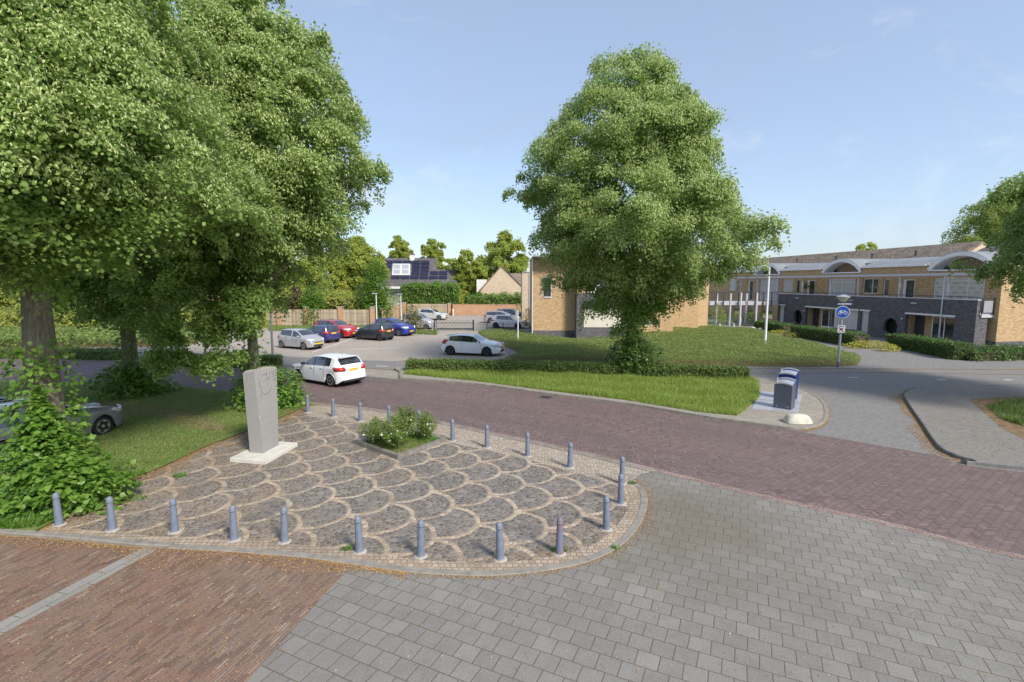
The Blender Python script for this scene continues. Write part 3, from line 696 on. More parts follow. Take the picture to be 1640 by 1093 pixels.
# weedy tufts and flowers
CW = GS([(1580,650),(1640,640),(1760,650),(1700,690),(1640,684),(1600,670)], .1)
blades('corner_weeds', CW, 9000, .22, .02, L_HEDGE, .10, lean=.7, clump=.5)
blades('weeds_by_bush', GS([(-40,858),(60,848),(120,822),(60,812),(-40,812)]), 5000, .22, .02, L_SUCK, .05, lean=.8)
for px_, py_, n_, r_ in ((215,800,160,.30), (288,764,220,.18), (555,882,90,.12), (895,884,160,.16), (985,880,60,.1), (1013,776,80,.12), (1318,752,0,.1)):
    if n_:
        c_ = G(px_, py_); blades('weed_tuft', [(c_[0]+cos(a_)*r_, c_[1]+sin(a_)*r_*.6) for a_ in np.linspace(0, 6.1, 9)], n_, .09, .014, L_SUCK, .02, lean=.9)

# ------------------------------------------------------------------ litter of fallen lime blossom
def litter(name, line, d0, d1, n, z, s=.022):
    line = np.array(line); seg = np.linalg.norm(np.diff(line, axis=0), axis=1); cum = np.concatenate([[0], np.cumsum(seg)]); u = rng.random(n)*cum[-1]
    i = np.clip(np.searchsorted(cum, u)-1, 0, len(seg)-1); f = ((u-cum[i])/seg[i])[:,None]; p = line[i]*(1-f)+line[i+1]*f; t = (line[i+1]-line[i])/seg[i][:,None]
    p = p + np.stack([-t[:,1], t[:,0]],1)*(d0+(d1-d0)*rng.random(n)**2.2*(.55+.45*np.sin(u*1.7)*np.sin(u*.63+1)))[:,None]
    a = rng.random(n)*2*pi; A = np.stack([np.cos(a), np.sin(a), 0*a],1); N = unit(np.array([0,0,1.])+rng.normal(size=(n,3))*.25); L = s*rng.uniform(.5,1.6,n)
    return tag(cards(name, np.stack([p[:,0], p[:,1], np.full(n, z)],1), A, N, L, L*.6, M['pollen']), kind='stuff')
litter('fallen_blossom', [p for p in ISLE[60:]] if False else ISLE, -.01, -.22, 6000, .014)
litter('fallen_blossom', smooth_line(GS([(1300,630),(1318,643),(1326,662),(1318,682),(1290,692)]), 4), .02, -.62, 7000, .016, .030)
litter('fallen_blossom', WALK[4:-6], -.01, -.62, 11000, .014, .030)
litter('fallen_blossom', KERB_OUT[:k0+30], -.01, -.75, 9000, .016)
litter('fallen_blossom', KERB_OUT[k0+20:-8], -.01, -.30, 2500, .016)
litter('fallen_blossom', KERB_OUT[k0:-8], .45, 2.6, 5000, .022, .018)
litter('fallen_blossom', LAWN_EDGE, .05, -1.3, 20000, .024)
litter('fallen_blossom', NEAR, .01, .25, 6000, .014)
litter('fallen_blossom', GS([(640,577.5),(900,580),(1200,590),(1640,592)]), -.02, -.3, 12000, .014, .04)
litter('fallen_blossom', GS([(440,586),(640,592),(1195,598),(1400,597),(1640,600)]), -.1, .12, 7000, .014, .04)
# ================================================================== cars
GLASS = Mat('car_glass', .04, .6); GLASS.color(GLASS.mix(GLASS.map(GLASS.noise(2.5, 2), .4, .65, 0, .6), (.012,.014,.016), (.05,.055,.06))); GLASS.b.inputs['Coat Weight'].default_value = .9; GLASS.b.inputs['IOR'].default_value = 1.9; GLASS = GLASS.m
TYRE = plain('tyre', (.022,.022,.024), .85, .2, 20); DARKP = plain('dark_trim', (.028,.028,.03), .55, .15, 8)
RIM_S = plain('alloy', (.52,.53,.55), .3, .1, 6, .8); RIM_D = plain('dark_alloy', (.075,.075,.08), .35, .1, 6, .5); RIM_T = plain('machined_alloy', (.38,.36,.34), .35, .25, 9, .6)
RED_L = paint('tail_lamp', (.48,.025,.02), .15); HEAD_L = paint('head_lamp', (.62,.65,.68), .1); PLATE = plain('yellow_plate', (.75,.48,.04), .5, .05, 6); CHROME = plain('chrome', (.7,.7,.72), .15, .05, 5, .9)
UNDER = plain('underbody', (.012,.012,.013), .9, .1, 4)

def interp(xs, pts): return np.interp(xs, [p[0] for p in pts], [p[1] for p in pts])
def make_car(label, pos, head, col, spec, group='cars in the parking bays', rim=RIM_S, kind='parked_car', metal=0.0, spokes=5, doors=True, plates=True, trim=False):
    """a car pointing along its own +x, origin on the ground midway between the axles"""
    t = thing(kind, label, 'car', pos, head, group)
    L, Wd, wb, fo, r = spec['L'], spec['W'], spec['wb'], spec['fo'], spec.get('r', .31)
    xr = -(L-fo-wb)-wb/2; xf = wb/2+fo; hw = Wd/2
    S = lambda pts: [(xr+p[0]*L, p[1]) for p in pts]
    top, belt = S(spec['top']), S(spec['belt'])
    xs = sorted(set(np.round(np.concatenate([np.linspace(xr, xf, 61), [p[0] for p in top], [p[0] for p in belt], np.linspace(xr, xr+.25, 6), np.linspace(xf-.3, xf, 7)]), 4)))
    xs = np.array(xs); zt = interp(xs, top); zb = np.minimum(interp(xs, belt), zt-.015)
    # soften the silhouette a little
    for _ in range(2): zt[1:-1] = .25*zt[:-2]+.5*zt[1:-1]+.25*zt[2:]
    zb = np.minimum(zb, zt-.012)
    s = (xs-xr)/(xf-xr); plan = 1-.20*np.clip((.10-s)/.10, 0, 1)**2-.30*np.clip((s-.84)/.16, 0, 1)**2.2
    sill = .20+0*xs; sill = sill+.16*np.clip((.06-s)/.06,0,1)+.05*np.clip((s-.94)/.06,0,1)
    cabin = np.clip((zt-zb-.10)/.25, 0, 1)
    ar = r+.055
    ax = (-wb/2, wb/2)
    arch = np.zeros_like(xs)
    for a in ax:
        q = ar*ar-(xs-a)**2; arch = np.maximum(arch, np.where(q > 0, r-.01+np.sqrt(np.maximum(q, 0)), 0))
    rows = []                                               # per ring point: (y, z) over x
    zlow = np.maximum(sill, arch); mid = zlow+(zb-zlow)*.50; tum = spec.get('tum', .17)
    def row(y, z): rows.append((y, z))
    row(hw*plan*.97, zlow); row(hw*plan*.992, zlow+(zb-zlow)*.12); row(hw*plan*1.0, mid); row(hw*plan*.99, zlow+(zb-zlow)*.82); row(hw*plan*(.955), zb)
    yr = hw*plan*(.955-cabin*tum-.06*(1-cabin)); zr = zb+(zt-zb)*(.55+.32*cabin)
    row(yr, zr); row(yr*.86, zb+(zt-zb)*.94); row(yr*.45, zt-.006*cabin+.0*zt); row(0*yr, zt+.012*cabin)
    nr = len(rows); n = len(xs)
    V = np.zeros((n, 2*nr-1, 3))
    for j, (y, z) in enumerate(rows):
        V[:,j] = np.stack([xs, -y, z],1); V[:,2*nr-2-j] = np.stack([xs, y, z],1)
    m = V.shape[1]; bodyM, glassS, glassF, glassR, pil = MB(), MB(), MB(), MB(), MB()
    flat = [tuple(p) for p in V.reshape(-1,3)]
    groups = {'pillar': [], 'body': [], 'side': [], 'front': [], 'rear': []}
    gx0, gx1 = xr+spec['win'][0]*L, xr+spec['win'][1]*L; bp = [xr+b*L for b in spec['pillars']]
    ws0, ws1 = xr+spec['screen'][0]*L, xr+spec['screen'][1]*L; rs0, rs1 = xr+spec['rear'][0]*L, xr+spec['rear'][1]*L
    dr = [xr+d*L for d in spec['doors']]
    for i in range(n-1):
        xm = (xs[i]+xs[i+1])/2
        for j in range(m-1):
            f = (i*m+j, i*m+j+1, (i+1)*m+j+1, (i+1)*m+j); jj = j if j < nr-1 else 2*nr-3-j
            g = 'body'
            if jj == 4 and gx0 < xm < gx1 and cabin[i]+cabin[i+1] > .12: g = 'pillar' if any(abs(xm-b) < .05 for b in bp) else 'side'
            elif jj >= 6 and ws0 < xm < ws1: g = 'front'
            elif jj >= 6 and rs0 < xm < rs1: g = 'rear'
            groups[g].append(f)
    groups['body'].append(tuple(range(m))); groups['body'].append(tuple((n-1)*m+k for k in range(m-1,-1,-1)))
    cols = {'body': (col, 'body'), 'side': (GLASS, 'side_window'), 'front': (GLASS, 'windscreen'), 'rear': (GLASS, 'rear_window'), 'pillar': (DARKP, 'pillar')}
    for g, fs in groups.items():
        if not fs: continue
        if g == 'pillar' and spec.get('bodyp'): groups['body'] += fs; continue
        if g in ('side', 'pillar'):
            for sgn in (-1, 1):
                ff = [f for f in fs if (V.reshape(-1,3)[f[0]][1] < 0) == (sgn < 0)]
                use = sorted({i for f in ff for i in f}); mp_ = {u: k for k, u in enumerate(use)}
                mb = MB(); mb.add([flat[u] for u in use], [tuple(mp_[i] for i in f) for f in ff]); mb.build(cols[g][1], cols[g][0], t, smooth=True)
            continue
        use = sorted({i for f in fs for i in f}); mp_ = {u: k for k, u in enumerate(use)}
        mb = MB(); mb.add([flat[u] for u in use], [tuple(mp_[i] for i in f) for f in fs]); mb.build(cols[g][1], cols[g][0], t, smooth=42)
    yside = lambda x, z: float(np.interp(x, xs, hw*plan))*(.97+.03*min(1, max(0, (z-.25)/.3)))
    # underbody and sills
    u = MB(); u.box(xr+.25, xf-.3, -hw*.84, hw*.84, .17, .62); u.build('underbody', UNDER, t)
    # wheels
    for a in ax:
        for sgn in (-1, 1):
            w = bpy.data.objects.new('wheel', None); COL.objects.link(w); w.parent = t; w.location = (a, sgn*(hw-.115), r); w.empty_display_size = .2
            T = Matrix.Rotation(-sgn*pi/2, 4, 'X')
            k = MB(); k.lathe([(r*.64,-.10),(r*.9,-.105),(r*.985,-.07),(r,-.02),(r,.05),(r*.975,.085),(r*.88,.105),(r*.66,.095)], 24, T); k.build('tyre', TYRE, w, smooth=50)
            k = MB(); k.lathe([(r*.66,.02),(r*.66,.098),(r*.60,.098),(r*.58,.045),(r*.1,.045)], 24, T, caps=False)
            k.build('rim_well', UNDER if rim is not RIM_S else DARKP, w, smooth=40)
            k = MB()
            for q in range(spokes):
                A = T @ Matrix.Rotation(2*pi*q/spokes, 4, 'Z'); k.loft([[(r*.08,-.055,.085),(r*.08,.055,.085),(r*.08,.055,.05),(r*.08,-.055,.05)], [(r*.62,-.045,.10),(r*.62,.045,.10),(r*.62,.045,.055),(r*.62,-.045,.055)]], True, A)
            k.lathe([(r*.16,.05),(r*.16,.095),(r*.08,.10)], 14, T); k.lathe([(r*.60,.09),(r*.665,.09),(r*.665,.103),(r*.60,.103)], 24, T, caps=False)
            k.build('rim', rim, w, smooth=30)
    # wheel arch lips, door seams, handles, mirrors, lamps, plates
    for sgn in (-1, 1):
        for a in ax:
            k = MB(); ring = []
            for q in range(17):
                b_ = pi*q/16; x_ = a+cos(b_)*(ar+.005); z_ = r-.01+sin(b_)*(ar+.005); y_ = sgn*yside(x_, z_)
                x2 = a+cos(b_)*(ar+(.05 if trim else .018)); z2 = r-.01+sin(b_)*(ar+(.05 if trim else .018))
                ring.append([(x_, y_+sgn*.010, z_), (x2, sgn*yside(x2, z2)+sgn*.006, z2), (x_, y_-sgn*.06, z_)])
            k.loft(ring, False); k.build('wheel_arch', DARKP if trim else col, t, smooth=40)
        for d in dr:
            k = MB(); zb_ = float(np.interp(d, xs, zb)); pts = [(d+.03*sin((z_-.3)*3), sgn*(yside(d, z_)*(1.0 if z_ < zb_*.8 else .985)+.004), z_) for z_ in np.linspace(.30, zb_-.02, 8)]
            k.tube(pts, .0055, 4); k.build('door_seam', DARKP, t)
        for d in dr[:-1]:
            zb_ = float(np.interp(d, xs, zb)); k = MB(); k.bbox(d+.10, d+.27, min(sgn*yside(d, .8)*.985, sgn*(yside(d,.8)*.985+.035)), max(sgn*yside(d,.8)*.985, sgn*(yside(d,.8)*.985+.035)), zb_-.13, zb_-.095, .01); k.build('door_handle', col if not trim else DARKP, t)
        mxp = xr+spec['mirror']*L; zb_ = float(np.interp(mxp, xs, zb)); y_ = sgn*(yside(mxp, zb_)*.95)
        k = MB(); k.loft([[(mxp+.05*c_, y_+sgn*(.03+.19*q), zb_+.07+.065*s_) for c_, s_ in ((-1,-.6),(-1,.7),(.3,1),(1.2,.3),(1.0,-.7),(0,-.9))] for q in (0,.25,.8,1)], True); k.build('mirror', spec.get('mircol') or col, t, smooth=40)
        # tail lamp wrapped round the rear corner
        za, zc = spec['tail']; k = MB(); ring = []
        def rear_x(z): return float(np.interp(z, [zt[q] for q in range(len(xs)) if xs[q] < xr+L*.25], [xs[q] for q in range(len(xs)) if xs[q] < xr+L*.25])) if z > zt[0] else xr
        for z_ in (za, (za+zc)/2, zc):
            x0 = rear_x(z_); y0 = float(np.interp(x0+.02, xs, hw*plan))*.97
            ring.append([(x0+.34, sgn*(yside(x0+.34, z_)*.99+.008), z_), (x0+.17, sgn*(yside(x0+.17, z_)*.99+.014), z_), (x0+.03, sgn*(y0+.012), z_), (x0-.014, sgn*(y0-.06), z_), (x0-.016, sgn*(y0-.26), z_)])
        k.loft(ring, False, closed=False); o = k.build('tail_lamp', RED_L, t, smooth=50); md = o.modifiers.new('thick', 'SOLIDIFY'); md.thickness = .03; md.offset = 0
        za, zc = spec['headl']; k = MB(); ring = []
        for z_, ln in ((za, .30), ((za+zc)/2, .44), (zc, .50)):
            x0 = xf-.03-(z_-za)*.4; y0 = float(np.interp(x0, xs, hw*plan))
            ring.append([(x0-ln, sgn*(yside(x0-ln, z_)*.985+.006), z_), (x0-ln*.5, sgn*(yside(x0-ln*.5, z_)*.98+.010), z_), (x0-.06, sgn*(y0*1.0+.01), z_), (x0+.02, sgn*(y0*.86), z_), (x0+.045, sgn*(y0*.58), z_)])
        k.loft(ring, False, closed=False); o = k.build('headlight', HEAD_L, t, smooth=50); md = o.modifiers.new('thick', 'SOLIDIFY'); md.thickness = .03; md.offset = 0
    k = MB(); k.bbox(xf-.05, xf+.012, -hw*.36, hw*.36, .50, .60, .01); k.bbox(xf-.05, xf+.014, -hw*.55, hw*.55, .27, .40, .01); k.build('grille', DARKP, t)
    k = MB(); k.bbox(xr-.012, xr+.08, -hw*.70, hw*.70, .26, .36, .01); k.build('rear_bumper_trim', DARKP, t)
    if plates:
        k = MB(); zp = spec.get('platez', .72); x0 = rear_x(zp); k.box(x0-.03, x0+.06, -.26, .26, zp-.055, zp+.055); k.build('rear_plate', PLATE, t)
        k = MB(); k.box(xf, xf+.03, -.26, .26, .42, .53); k.build('front_plate', PLATE, t)
    if spec.get('spoiler'):
        k = MB(); x0 = xr+spec['spoiler']*L; z0 = float(np.interp(x0+.25, xs, zt)); k.loft([[(x0-.10, -hw*.60, z0-.005),(x0+.22, -hw*.62, z0+.012),(x0+.22, -hw*.62, z0-.03),(x0-.06, -hw*.60, z0-.035)], [(x0-.10, hw*.60, z0-.005),(x0+.22, hw*.62, z0+.012),(x0+.22, hw*.62, z0-.03),(x0-.06, hw*.60, z0-.035)]], True); k.build('roof_spoiler', col, t)
    if spec.get('rails'):
        for sgn in (-1, 1):
            x_a, x_b = xr+spec['rails'][0]*L, xr+spec['rails'][1]*L; zz = lambda x_: float(np.interp(x_, xs, zr))+.05; yy = lambda x_: sgn*(float(np.interp(x_, xs, yr))-.04)
            k = MB(); k.tube([(x_a, yy(x_a), zz(x_a)-.03), (x_a+.12, yy(x_a+.12), zz(x_a+.12)+.035), ((x_a+x_b)/2, yy((x_a+x_b)/2), zz((x_a+x_b)/2)+.045), (x_b-.12, yy(x_b-.12), zz(x_b-.12)+.035), (x_b, yy(x_b), zz(x_b)-.03)], .02, 6); k.build('roof_rail', CHROME, t)
    k = MB(); xa = xr+spec.get('ant', .22)*L; k.tube([(xa, 0, float(np.interp(xa, xs, zt))), (xa-.05, 0, float(np.interp(xa, xs, zt))+.07)], .012, 5); k.build('aerial', DARKP, t)
    return t
HATCH = dict(L=4.04, W=1.74, wb=2.49, fo=.82, r=.315, top=[(0,.62),(.012,.92),(.03,1.0),(.055,1.12),(.115,1.39),(.16,1.43),(.30,1.475),(.44,1.47),(.54,1.40),(.715,1.01),(.80,.955),(.92,.84),(.975,.70),(1,.52)],
             belt=[(0,.60),(.03,.90),(.10,1.02),(.25,1.00),(.5,.965),(.72,.93),(.80,.88),(.93,.78),(1,.50)], win=(.185,.685), pillars=(.475,), screen=(.535,.705), rear=(.045,.115), doors=(.285,.47,.70), mirror=.655, tail=(.80,.98), headl=(.66,.82), platez=.83, spoiler=.085)
COUPE = dict(HATCH, L=4.25, W=1.78, wb=2.64, fo=.88, r=.325, top=[(0,.60),(.01,.86),(.035,.97),(.10,1.19),(.135,1.32),(.20,1.385),(.34,1.445),(.48,1.43),(.56,1.36),(.70,1.02),(.80,.95),(.92,.82),(.975,.70),(1,.52)], win=(.15,.675), pillars=(.37,), doors=(.36,.69), screen=(.55,.695), rear=(.035,.13), tail=(.80,1.10), spoiler=.095, belt=[(0,.58),(.03,.84),(.10,1.03),(.25,.995),(.5,.955),(.70,.92),(.80,.88),(.93,.76),(1,.50)])
CITY = dict(HATCH, bodyp=1, L=3.68, W=1.60, wb=2.385, fo=.74, r=.29, top=[(0,.60),(.012,.95),(.04,1.06),(.10,1.40),(.15,1.46),(.32,1.485),(.48,1.47),(.57,1.40),(.75,1.03),(.83,.97),(.94,.86),(.98,.72),(1,.52)], belt=[(0,.58),(.03,.93),(.10,1.06),(.3,1.01),(.5,.96),(.75,.92),(.83,.90),(.94,.80),(1,.50)], win=(.13,.71), pillars=(.47,), screen=(.565,.74), rear=(.035,.10), doors=(.28,.48,.73), mirror=.69, spoiler=None)
MICRO = dict(CITY, bodyp=0, L=3.54, W=1.63, wb=2.40, fo=.62, r=.285, top=[(0,.60),(.008,.80),(.03,1.02),(.075,1.38),(.13,1.46),(.30,1.48),(.48,1.45),(.58,1.36),(.77,1.02),(.86,.95),(.95,.82),(.98,.70),(1,.52)], rear=(.022,.085))
SUV = dict(HATCH, L=4.42, W=1.83, wb=2.67, fo=.88, r=.345, top=[(0,.66),(.01,.98),(.03,1.10),(.08,1.42),(.12,1.54),(.28,1.60),(.44,1.585),(.53,1.50),(.70,1.12),(.80,1.08),(.93,.97),(.98,.80),(1,.58)], belt=[(0,.64),(.03,1.05),(.10,1.12),(.3,1.08),(.5,1.05),(.7,1.03),(.80,1.0),(.93,.90),(1,.56)], win=(.15,.68), pillars=(.45,), screen=(.525,.69), rear=(.03,.10), doors=(.26,.445,.68), tail=(.90,1.10), headl=(.74,.92), rails=(.14,.46), spoiler=.05)
BOXY = dict(CITY, L=3.50, W=1.60, wb=2.36, fo=.66, r=.28, top=[(0,.62),(.006,.95),(.02,1.20),(.04,1.58),(.08,1.68),(.30,1.70),(.52,1.67),(.60,1.58),(.76,1.10),(.84,1.02),(.95,.90),(.985,.72),(1,.52)], belt=[(0,.60),(.03,.98),(.1,1.06),(.5,1.02),(.76,.99),(.84,.94),(.95,.82),(1,.5)], win=(.06,.72), pillars=(.13,.30,.50), rear=(.015,.045), rails=(.10,.5))
WAGON = dict(HATCH, L=4.55, W=1.80, wb=2.70, fo=.90, r=.325, top=[(0,.60),(.008,.86),(.02,.98),(.06,1.28),(.10,1.40),(.20,1.45),(.38,1.47),(.48,1.45),(.56,1.38),(.70,1.02),(.80,.96),(.93,.83),(.98,.70),(1,.52)], belt=[(0,.58),(.03,.88),(.08,1.02),(.3,.99),(.5,.96),(.70,.93),(.80,.89),(.93,.77),(1,.5)], win=(.09,.675), pillars=(.30,.48), rear=(.022,.085), screen=(.55,.69), doors=(.30,.47,.69), rails=(.08,.5), spoiler=.055)
C_WHITE = paint('white_car_paint', (.78,.80,.83)); C_SILV = paint('silver_car_paint', (.46,.46,.47), .3, .35); C_NAVY = paint('indigo_car_paint', (.045,.04,.16)); C_RED = paint('red_car_paint', (.42,.022,.028))
C_GREY = paint('charcoal_car_paint', (.045,.05,.06), .25, .3); C_BLUE = paint('blue_car_paint', (.025,.045,.30), .25, .2); C_SLATE = paint('slate_car_paint', (.075,.09,.13), .25, .3); C_GUN = paint('gunmetal_car_paint', (.27,.28,.30), .25, .35); C_BLACK = paint('black_car_paint', (.012,.012,.014))
def by_wheels(pr, pf, wb, W, near):
    """place a car from where its near-side rear and front wheels stand; near=+1 when its left side is the near one"""
    a, b = G(*pr), G(*pf); h = atan2(b[1]-a[1], b[0]-a[0]); mx_, my_ = (a[0]+b[0])/2, (a[1]+b[1])/2
    off = W/2-.06; n = (-sin(h), cos(h)); return (mx_-near*n[0]*off, my_-near*n[1]*off, 0), h
def by_wheel(p, which, h, wb, W, near):
    a = G(*p); off = W/2-.06; n = (-sin(h), cos(h)); s = -wb/2 if which == 'f' else wb/2
    return (a[0]+cos(h)*s-near*n[0]*off, a[1]+sin(h)*s-near*n[1]*off, 0), h
p_, h_ = by_wheel((530,620.3), 'r', radians(147), 2.49, 1.74, 1); make_car('white five-door hatchback seen from behind, driving along the brick road past the bollards', p_, h_, C_WHITE, dict(HATCH, mircol=DARKP), None, RIM_T, 'passing_car')
p_, h_ = by_wheels((721.3,569), (778,571.5), 2.64, 1.78, -1); make_car('white three-door hatchback with black wheels, parked alone beside the ground cover', p_, radians(-14), C_WHITE, COUPE, rim=RIM_D)
p_, h_ = by_wheel((486.6,561), 'f', radians(-27), 2.385, 1.60, -1); make_car('silver five-door hatchback, nearest in the row of bays by the wooden fence', p_, h_, C_SILV, CITY)
p_, h_ = by_wheel((517,550.5), 'r', radians(150), 2.4, 1.63, 1); make_car('small dark indigo hatchback seen from behind, between the silver and the red car', p_, h_, C_NAVY, MICRO)
p_, h_ = by_wheel((545.5,542.5), 'f', radians(-27), 2.67, 1.83, -1); make_car('red crossover with dark wheel arches, parked in front of the fence', p_, h_, C_RED, SUV, rim=RIM_D, trim=True)
p_, h_ = by_wheel((607.5,546.6), 'r', radians(153), 2.34, 1.62, 1); make_car('charcoal small hatchback seen from behind, in front of the blue crossover', p_, h_, C_GREY, dict(MICRO, L=3.44, wb=2.34), rim=RIM_D)
p_, h_ = by_wheel((638.8,539), 'f', radians(-27), 2.6, 1.78, -1); make_car('bright blue crossover, last in the row of bays by the bush', p_, h_, C_BLUE, dict(SUV, L=4.1, W=1.78, wb=2.55))
p_, h_ = by_wheel((682.5,528), 'f', radians(-12), 2.36, 1.6, -1); make_car('silver boxy minicar half hidden behind the bush, inside the gated yard', p_, h_, C_SILV, BOXY, 'cars in the gated yard')
p_, h_ = by_wheel((703,513), 'f', radians(-14), 2.6, 1.75, -1); make_car('pale silver hatchback behind the boxy minicar, before the plank fence', p_, h_, paint('pale_silver_paint', (.62,.64,.66), .3, .2), dict(HATCH, L=4.3, wb=2.6), 'cars in the gated yard')
p_, h_ = by_wheel((834.5,513.5), 'f', radians(-14), 2.7, 1.8, -1); make_car('dark slate estate car behind the white hatchback in the gated yard', p_, h_, C_SLATE, WAGON, 'cars in the gated yard')
p_, h_ = by_wheel((829.5,527), 'f', radians(-12), 2.5, 1.74, -1); make_car('white hatchback with black rear lamps behind the low railing in the gated yard', p_, h_, C_WHITE, dict(HATCH, L=3.95), 'cars in the gated yard', RIM_D)
p_ = at(826, 505, 62); make_car('silver car parked behind the slate estate, only its pale roof showing', (p_[0]-1.6, 62.5, 0), radians(-14), C_SILV, WAGON, 'cars in the gated yard')
p_, h_ = by_wheel((165.5,698), 'f', radians(76), 2.7, 1.8, -1); make_car('gunmetal grey estate with silver roof rails, behind the sucker bush at the left edge', p_, h_, C_GUN, WAGON, 'cars at the left edge')
make_car('black car at the left edge, only its roof showing beyond the grey estate', (p_[0]-2.75, p_[1]+.7, 0), radians(76), C_BLACK, SUV, 'cars at the left edge')
# ================================================================== buildings
def brick_mat(name, cols, joint, seed=0.0, big=.25):
    a = Mat(name, .88, .2); x, y, z = a.xyz(); h = x+y
    bw, bh = .22, .0625; j = (z/bh).floor(); xs = h/bw+j*.5; i = xs.floor(); fx = (xs-i)*bw; fz = (z/bh-j)*bh
    d = fx.mn(bw-fx).mn(fz.mn(bh-fz)); c = a.ramp(a.white(a.vec(i, j, seed)), cols)
    c = a.mix(a.map(a.noise(.5, 5), .35, .75, 0, big), c, cols[0][1]); c = a.mix(d.lt(.005)*.75, c, joint)
    a.color(c); a.bump(a.map(d, 0, .01), .4, .006); return a.m
B_OR = brick_mat('ochre_brick', [(0,(.41,.265,.135)),(.4,(.50,.335,.18)),(.8,(.56,.39,.22)),(1,(.62,.455,.28))], (.42,.34,.24))
B_PALE = brick_mat('pale_ochre_brick', [(0,(.52,.395,.27)),(.5,(.62,.49,.355)),(1,(.69,.575,.44))], (.48,.39,.28))
B_GREY = brick_mat('grey_brick', [(0,(.092,.088,.094)),(.5,(.13,.125,.132)),(1,(.185,.178,.185))], (.08,.08,.09), big=.2)
B_RED = brick_mat('orange_post_brick', [(0,(.40,.215,.12)),(.5,(.50,.29,.17)),(1,(.57,.36,.23))], (.42,.33,.25))
WHITE = plain('white_paintwork', (.74,.74,.75), .5, .05, 3); WHITE_B = plain('white_render', (.72,.70,.66), .85, .06, 2)
LILAC = plain('pale_steel', (.56,.56,.63), .5, .06, 3); ZINC = Mat('zinc_roof', .55, .4); _x, _y, _z = ZINC.xyz()
_s = (_x/.6).fract(); ZINC.color(ZINC.mix(_s.lt(.05)*.6, ZINC.ramp(ZINC.noise(1.2, 4), [(.3,(.20,.21,.22)),(.7,(.275,.285,.295))]), (.12,.125,.13))); ZINC = ZINC.m
PANE = Mat('window_glass', .05, .7); PANE.color(PANE.mix(PANE.map(PANE.noise(.9, 2), .4, .65), (.02,.025,.028), (.085,.10,.105))); PANE = PANE.m
CURT = Mat('curtain', .85, .1); _x, _y, _z = CURT.xyz(); _w = ((_x*26.0+CURT.noise(3, 2)*3.0).op('SINE')*.5+.5); CURT.color(CURT.mix(_w, (.46,.47,.46), (.66,.66,.64))); CURT = CURT.m
LACE = Mat('patterned_curtain', .85, .1); _x, _y, _z = LACE.xyz(); _j = (_z/.38).floor(); _k = (_x/.85+_j*.5).fract(); _l = (_z/.38).fract(); LACE.color(LACE.mix((_l.lt(.13)*_k.lt(.55))*.85, (.62,.60,.53), (.16,.15,.13))); LACE = LACE.m
BLIND = plain('cream_shutter', (.64,.60,.51), .7, .04, 2); DOOR_D = plain('dark_door', (.045,.047,.055), .45, .1, 4); STEEL_D = plain('dark_steel', (.035,.037,.045), .5, .1, 6); SLAB = plain('concrete_slab', (.50,.50,.53), .8, .08, 2)
def tile_mat(name, c0, c1, w=.3, h=.33):
    a = Mat(name, .85, .25); x, y, z = a.xyz(); j = (z/h*1.4).floor(); i = ((x+y)/w).floor(); fz = (z/h*1.4)-j; fx = (x+y)/w-i
    c = a.mix(a.white(a.vec(i, j, 0)), c0, c1); c = a.mix(a.map(a.noise(.9, 5), .4, .7, 0, .5), c, tuple(q*1.25 for q in c1)); c = a.mix((fz.lt(.14))*.6, c, tuple(q*.45 for q in c0)); c = a.mix((fx.lt(.12))*.35, c, tuple(q*.5 for q in c0))
    a.color(c); return a.m
T_BROWN = tile_mat('brown_roof_tiles', (.15,.115,.085), (.26,.21,.165)); T_DARK = tile_mat('dark_roof_tiles', (.085,.078,.08), (.14,.13,.132))
def wall(mb, u0, u1, z0, z1, holes, v0, v1):
    """a wall slab from v0 to v1 with rectangular openings (u0,u1,z0,z1)"""
    us = sorted({u0, u1, *[h[k] for h in holes for k in (0,1) if u0 < h[k] < u1]})
    for a, b in zip(us, us[1:]):
        um = (a+b)/2; hs = sorted([(max(h[2],z0), min(h[3],z1)) for h in holes if h[0] < um < h[1]]); z = z0
        for s, e in hs:
            if s > z: mb.box(a, b, v0, v1, z, s)
            z = max(z, e)
        if z1 > z: mb.box(a, b, v0, v1, z, z1)
def round_hole(mb, u0, u1, z0, z1, cu, cz, ru, rz, v0, v1, n=40):
    """a square of wall with a round opening"""
    sq, ci = [], []
    for k in range(n):
        a = 2*pi*k/n; c, s = cos(a), sin(a); t = min(((u1-cu)/c if c > 1e-6 else (u0-cu)/c if c < -1e-6 else 1e9), ((z1-cz)/s if s > 1e-6 else (z0-cz)/s if s < -1e-6 else 1e9))
        sq.append((cu+c*t, cz+s*t)); ci.append((cu+ru*c, cz+rz*s))
    mb.loft([[(a,v1,b) for a,b in sq], [(a,v1,b) for a,b in ci], [(a,v0,b) for a,b in ci], [(a,v0,b) for a,b in sq]], False)
